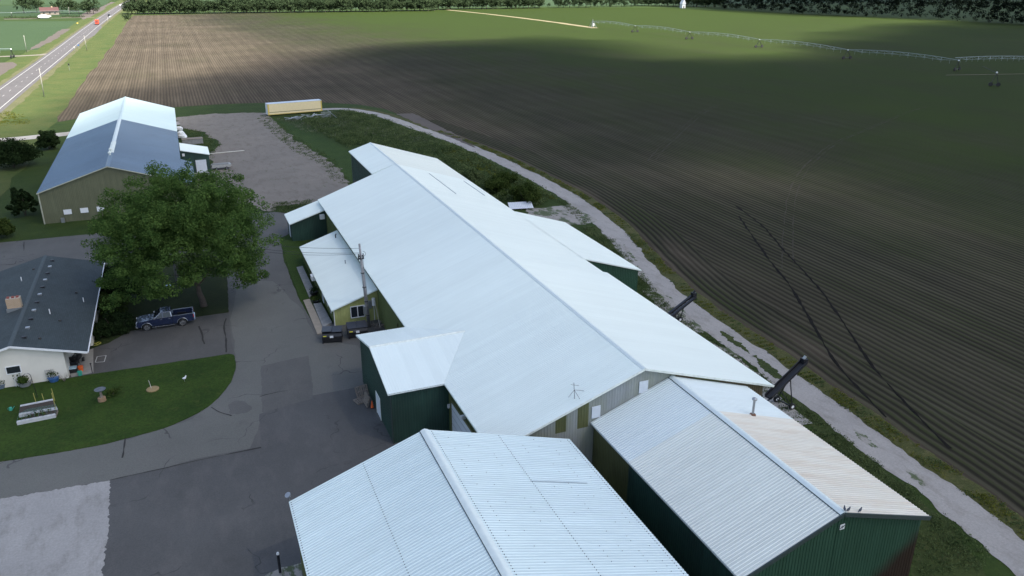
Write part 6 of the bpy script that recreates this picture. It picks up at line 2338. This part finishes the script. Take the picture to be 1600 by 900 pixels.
def forest():
    """the dark wood on the right: one mass"""
    cs, rs = [], []
    line = [G(*q_).xy for q_ in ((1110, 13.2), (1180, 18), (1250, 22.5), (1310, 25.5), (1400, 28), (1500, 33), (1600, 39.5), (1720, 46))]
    r = random.Random(5)
    for i in range(len(line) - 1):
        a, b = line[i], line[i + 1]
        d = (b - a)
        nr = Vector((-d.y, d.x)).normalized()
        if nr.y < 0: nr = -nr
        n = max(2, int(d.length / 5.2))
        for j in range(n):
            for dep in (3, 12, 22, 36, 55):
                q_ = a.lerp(b, (j + r.random()) / n) + nr * (dep + r.uniform(-3, 3))
                h = r.uniform(13, 20)
                rad_ = r.uniform(2.6, 4.2)
                for k in range(9 if dep < 15 else 5):
                    z = h * (r.uniform(.12, 1.0) if dep < 15 else r.uniform(.6, 1.0))
                    w_ = rad_ * math.sqrt(max(.1, 1 - (2 * z / h - 1) ** 2 * .7))
                    a_ = r.uniform(0, 6.28)
                    cs.append((q_.x + math.cos(a_) * w_ * .7, q_.y + math.sin(a_) * w_ * .7, z))
                    rs.append(r.uniform(1.3, 2.4))
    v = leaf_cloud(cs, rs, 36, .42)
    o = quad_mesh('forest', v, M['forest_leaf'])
    o['kind'] = 'stuff'
    o = None


forest()

# farmstead beyond the highway
g_ = G(78, 23)
t = thing('farmhouse', 'small far farmhouse with faded red roof among trees across the highway', 'house', (g_.x, g_.y, 0), .15)
MB().box(-7, 7, -4, 4, 0, 3.2).build('wall', M['wood'], t, world=False)
MB().prism([(-4.8, 3.0), (4.8, 3.0), (0, 6.2)], -7.4, 7.4, 'x').build('roof', M['farm_red'], t, world=False)
MB().box(2, 3, -.5, .5, 5, 7).build('chimney', M['brick'], t, world=False)
for x in (-4.5, 0, 4):
    MB().box(x - .6, x + .6, -4.05, -3.98, 1, 2.3).build('window', M['glass'], t, world=False)
g_ = G(70, 29)
t = thing('boat', 'white boat shaped object in front of the far farmhouse', 'boat', (g_.x, g_.y, 0), .1)
bevel(MB().prism([(-4.6, .7), (3.2, .6), (5.2, 1.9), (3.0, 2.1), (1.0, 2.9), (-3.4, 2.8), (-4.8, 1.9)], -1.5, 1.5, 'y').build('hull', M['white_paint'], t, world=False), .3)
MB().box(-3, 3, -.8, .8, 0, .7).build('trailer_frame', M['steel'], t, world=False)
for (x0, x1, y, lab) in ((9, 58, 29.3, 'long clipped hedge left of the white boat'), (97, 130, 27.2, 'short hedge right of the far farmhouse')):
    a, b = G(x0, y), G(x1, y)
    t = thing('hedge', lab, 'hedge', a.lerp(b, .5))
    n = int((b - a).length / 1.6)
    cs = [tuple(a.lerp(b, i / n) - a.lerp(b, .5) + Vector((0, random.uniform(-.5, .5), random.uniform(.7, 1.6)))) for i in range(n + 1)]
    quad_mesh('foliage', leaf_cloud(cs, [1.3] * len(cs), 36, .3), M['far_leaf'], t)
    MB().bar((-(b - a).length / 2, 0, .2), ((b - a).length / 2, 0, .2), .5, .4).build('stems', M['bark'], t, world=False)
g_ = G(1066.5, 12.6)
t = thing('white_shed', 'tiny white peaked shed at the far field edge in front of the forest', 'shed', (g_.x, g_.y, 0))
MB().box(-2, 2, -2, 2, 0, 4).build('wall', M['white_paint'], t, world=False)
MB().prism([(-2.3, 4), (2.3, 4), (0, 8.5)], -2.3, 2.3, 'y').build('roof', M['white_paint'], t, world=False)
MB().box(-.6, .6, -2.05, -1.98, 0, 2).build('door', M['wood'], t, world=False)

# ------------------------------------------------------------------ clouds that shade the near ground
EL = math.radians(54)
SH = Vector((-0.62, 0.78)).normalized()          # direction the shadows fall
TO_SUN = Vector((-SH.x * math.cos(EL), -SH.y * math.cos(EL), math.sin(EL)))
CLOUD_Z = 1200.0
OFF = Vector((TO_SUN.x, TO_SUN.y)) / TO_SUN.z * CLOUD_Z


def cloud_mat():
    m, nt, b = new_mat('cloud vapour')
    nt.nodes.remove(b)
    out = nt.nodes['Material Output']
    at = N(nt, 'ShaderNodeAttribute', attribute_name='thick')
    nz = noise_n(nt, pos(nt), 0.012, 4, 0.6)
    t = mth(nt, 'MULTIPLY', at.outputs['Fac'], ramp_f(nt, nz, 0.05, 0.5))
    a = mth(nt, 'MULTIPLY', ramp_f(nt, t, 0.0, 0.9), 0.86)
    tr = N(nt, 'ShaderNodeBsdfTransparent')
    df = N(nt, 'ShaderNodeBsdfDiffuse')
    df.inputs['Color'].default_value = (0.9, 0.9, 0.9, 1)
    tl = N(nt, 'ShaderNodeBsdfTranslucent')
    tl.inputs['Color'].default_value = (0.9, 0.9, 0.9, 1)
    m1 = N(nt, 'ShaderNodeMixShader')
    m1.inputs[0].default_value = 0.5
    L(nt, df.outputs[0], m1.inputs[1])
    L(nt, tl.outputs[0], m1.inputs[2])
    m2 = N(nt, 'ShaderNodeMixShader')
    L(nt, a, m2.inputs[0])
    L(nt, tr.outputs[0], m2.inputs[1])
    L(nt, m1.outputs[0], m2.inputs[2])
    L(nt, m2.outputs[0], out.inputs['Surface'])
    return m


CM = cloud_mat()


def cloud(shade, fade, res=24.0, depth=36.0):
    """a puffy closed cloud body that stands between the sun and the ground outline"""
    poly = [Vector(p) for p in shade]
    xs, ys = [p.x for p in poly], [p.y for p in poly]
    bm = bmesh.new()
    x0, x1, y0, y1 = min(xs) - fade, max(xs) + fade, min(ys) - fade, max(ys) + fade
    nx, ny = int((x1 - x0) / res) + 1, int((y1 - y0) / res) + 1
    th, top, bot = {}, {}, {}
    vals = {}
    for i in range(nx):
        for j in range(ny):
            p = Vector((x0 + i * res, y0 + j * res))
            d = dist_poly(p, poly + [poly[0]])
            d = d if inside(p, poly) else -d
            d += 0.55 * fade * noise.noise(Vector((p.x * 0.006, p.y * 0.006, 3.0))) + 0.25 * fade * noise.noise(Vector((p.x * 0.02, p.y * 0.02, 5.0)))
            k = min(1.0, max(0.0, d / fade + 0.5))
            if k <= 0: continue
            puff = 0.6 + 0.5 * noise.noise(Vector((p.x * 0.008, p.y * 0.008, 1.0))) + 0.3 * noise.noise(Vector((p.x * 0.02, p.y * 0.02, 2.0)))
            hgt = 4 + depth * math.sqrt(k) * max(0.15, puff)
            th[i, j] = k
            vt = bm.verts.new((p.x + OFF.x, p.y + OFF.y, CLOUD_Z + hgt))
            vb = bm.verts.new((p.x + OFF.x, p.y + OFF.y, CLOUD_Z - 0.12 * hgt))
            top[i, j], bot[i, j] = vt, vb
            vals[vt] = k
            vals[vb] = k
    cells = [(i, j) for (i, j) in top if (i + 1, j) in top and (i, j + 1) in top and (i + 1, j + 1) in top]
    cs = set(cells)
    for i, j in cells:
        q = [(i, j), (i + 1, j), (i + 1, j + 1), (i, j + 1)]
        bm.faces.new([top[k] for k in q])
        bm.faces.new([bot[k] for k in q[::-1]])
        for (a, b_, nb) in ((q[0], q[1], (i, j - 1)), (q[1], q[2], (i + 1, j)), (q[2], q[3], (i, j + 1)), (q[3], q[0], (i - 1, j))):
            if nb not in cs:
                bm.faces.new([bot[a], bot[b_], top[b_], top[a]])
    loose = [v for v in bm.verts if not v.link_faces]
    for v in loose: bm.verts.remove(v)
    kv = [vals[v] for v in bm.verts]
    bmesh.ops.recalc_face_normals(bm, faces=bm.faces)
    me = bpy.data.meshes.new('cloud')
    bm.to_mesh(me)
    bm.free()
    a = me.attributes.new('thick', 'FLOAT', 'POINT')
    a.data.foreach_set('value', kv)
    me.polygons.foreach_set('use_smooth', [True] * len(me.polygons))
    me.materials.append(CM)
    o = bpy.data.objects.new('cloud', me)
    COL.objects.link(o)
    o['kind'] = 'structure'
    return o


sh1 = [G(x, y).xy for x, y in ((-260, 225), (40, 216), (110, 205), (210, 190), (310, 160), (410, 125), (520, 98), (640, 82), (740, 73), (860, 71), (980, 76), (1100, 84), (1220, 87), (1320, 66), (1400, 52), (1520, 36), (1700, 30))]
sh1 += [Vector((1000, 420)), Vector((900, -150)), Vector((-250, -150))]
cloud(sh1, 88)
sh2 = [G(x, y).xy for x, y in ((1080, 12.5), (1200, 21), (1300, 26), (1400, 29), (1500, 34), (1580, 42))] + [Vector((900, 380)), Vector((1500, 500)), Vector((1300, 1200)), Vector((640, 1000))]
cloud(sh2, 60)

# ------------------------------------------------------------------ light, sky, camera
w = bpy.data.worlds.new('World')
scene.world = w
w.use_nodes = True
nt = w.node_tree
bg = nt.nodes['Background']
sky = nt.nodes.new('ShaderNodeTexSky')
sky.sky_type = 'NISHITA'
sky.sun_disc = False
sky.sun_elevation = EL
sky.sun_rotation = math.atan2(TO_SUN.x, TO_SUN.y)
sky.air_density = 1.0
sky.dust_density = 1.5
sky.ozone_density = 0.8
# broken cloud elsewhere in the sky whitens its light a little
hs = nt.nodes.new('ShaderNodeHueSaturation')
hs.inputs['Saturation'].default_value = 0.88
nt.links.new(sky.outputs[0], hs.inputs['Color'])
nt.links.new(hs.outputs[0], bg.inputs['Color'])
bg.inputs['Strength'].default_value = 0.09
sl = bpy.data.lights.new('sun', 'SUN')
sl.energy = 5.0
sl.angle = math.radians(0.53)
sl.color = (1.0, 0.95, 0.86)
so = bpy.data.objects.new('sun', sl)
COL.objects.link(so)
so.rotation_euler = Vector((-TO_SUN.x, -TO_SUN.y, -TO_SUN.z)).to_track_quat('-Z', 'Y').to_euler()
so.location = (0, 0, 200)

cam = bpy.data.cameras.new('camera')
cam.sensor_width = 36
cam.lens = FL / 1600 * 36
cam.clip_start = 0.5
cam.clip_end = 9000
co = bpy.data.objects.new('camera', cam)
COL.objects.link(co)
co.location = (0, 0, HC)
co.rotation_euler = (PI / 2 - TH, 0, -PSI)
scene.camera = co
scene.render.resolution_x = 1024
scene.render.resolution_y = 576
scene.view_settings.view_transform = 'Standard'
scene.view_settings.look = 'None'
scene.view_settings.exposure = 1.5
scene.view_settings.gamma = 1.0
scene.view_settings.use_curve_mapping = False
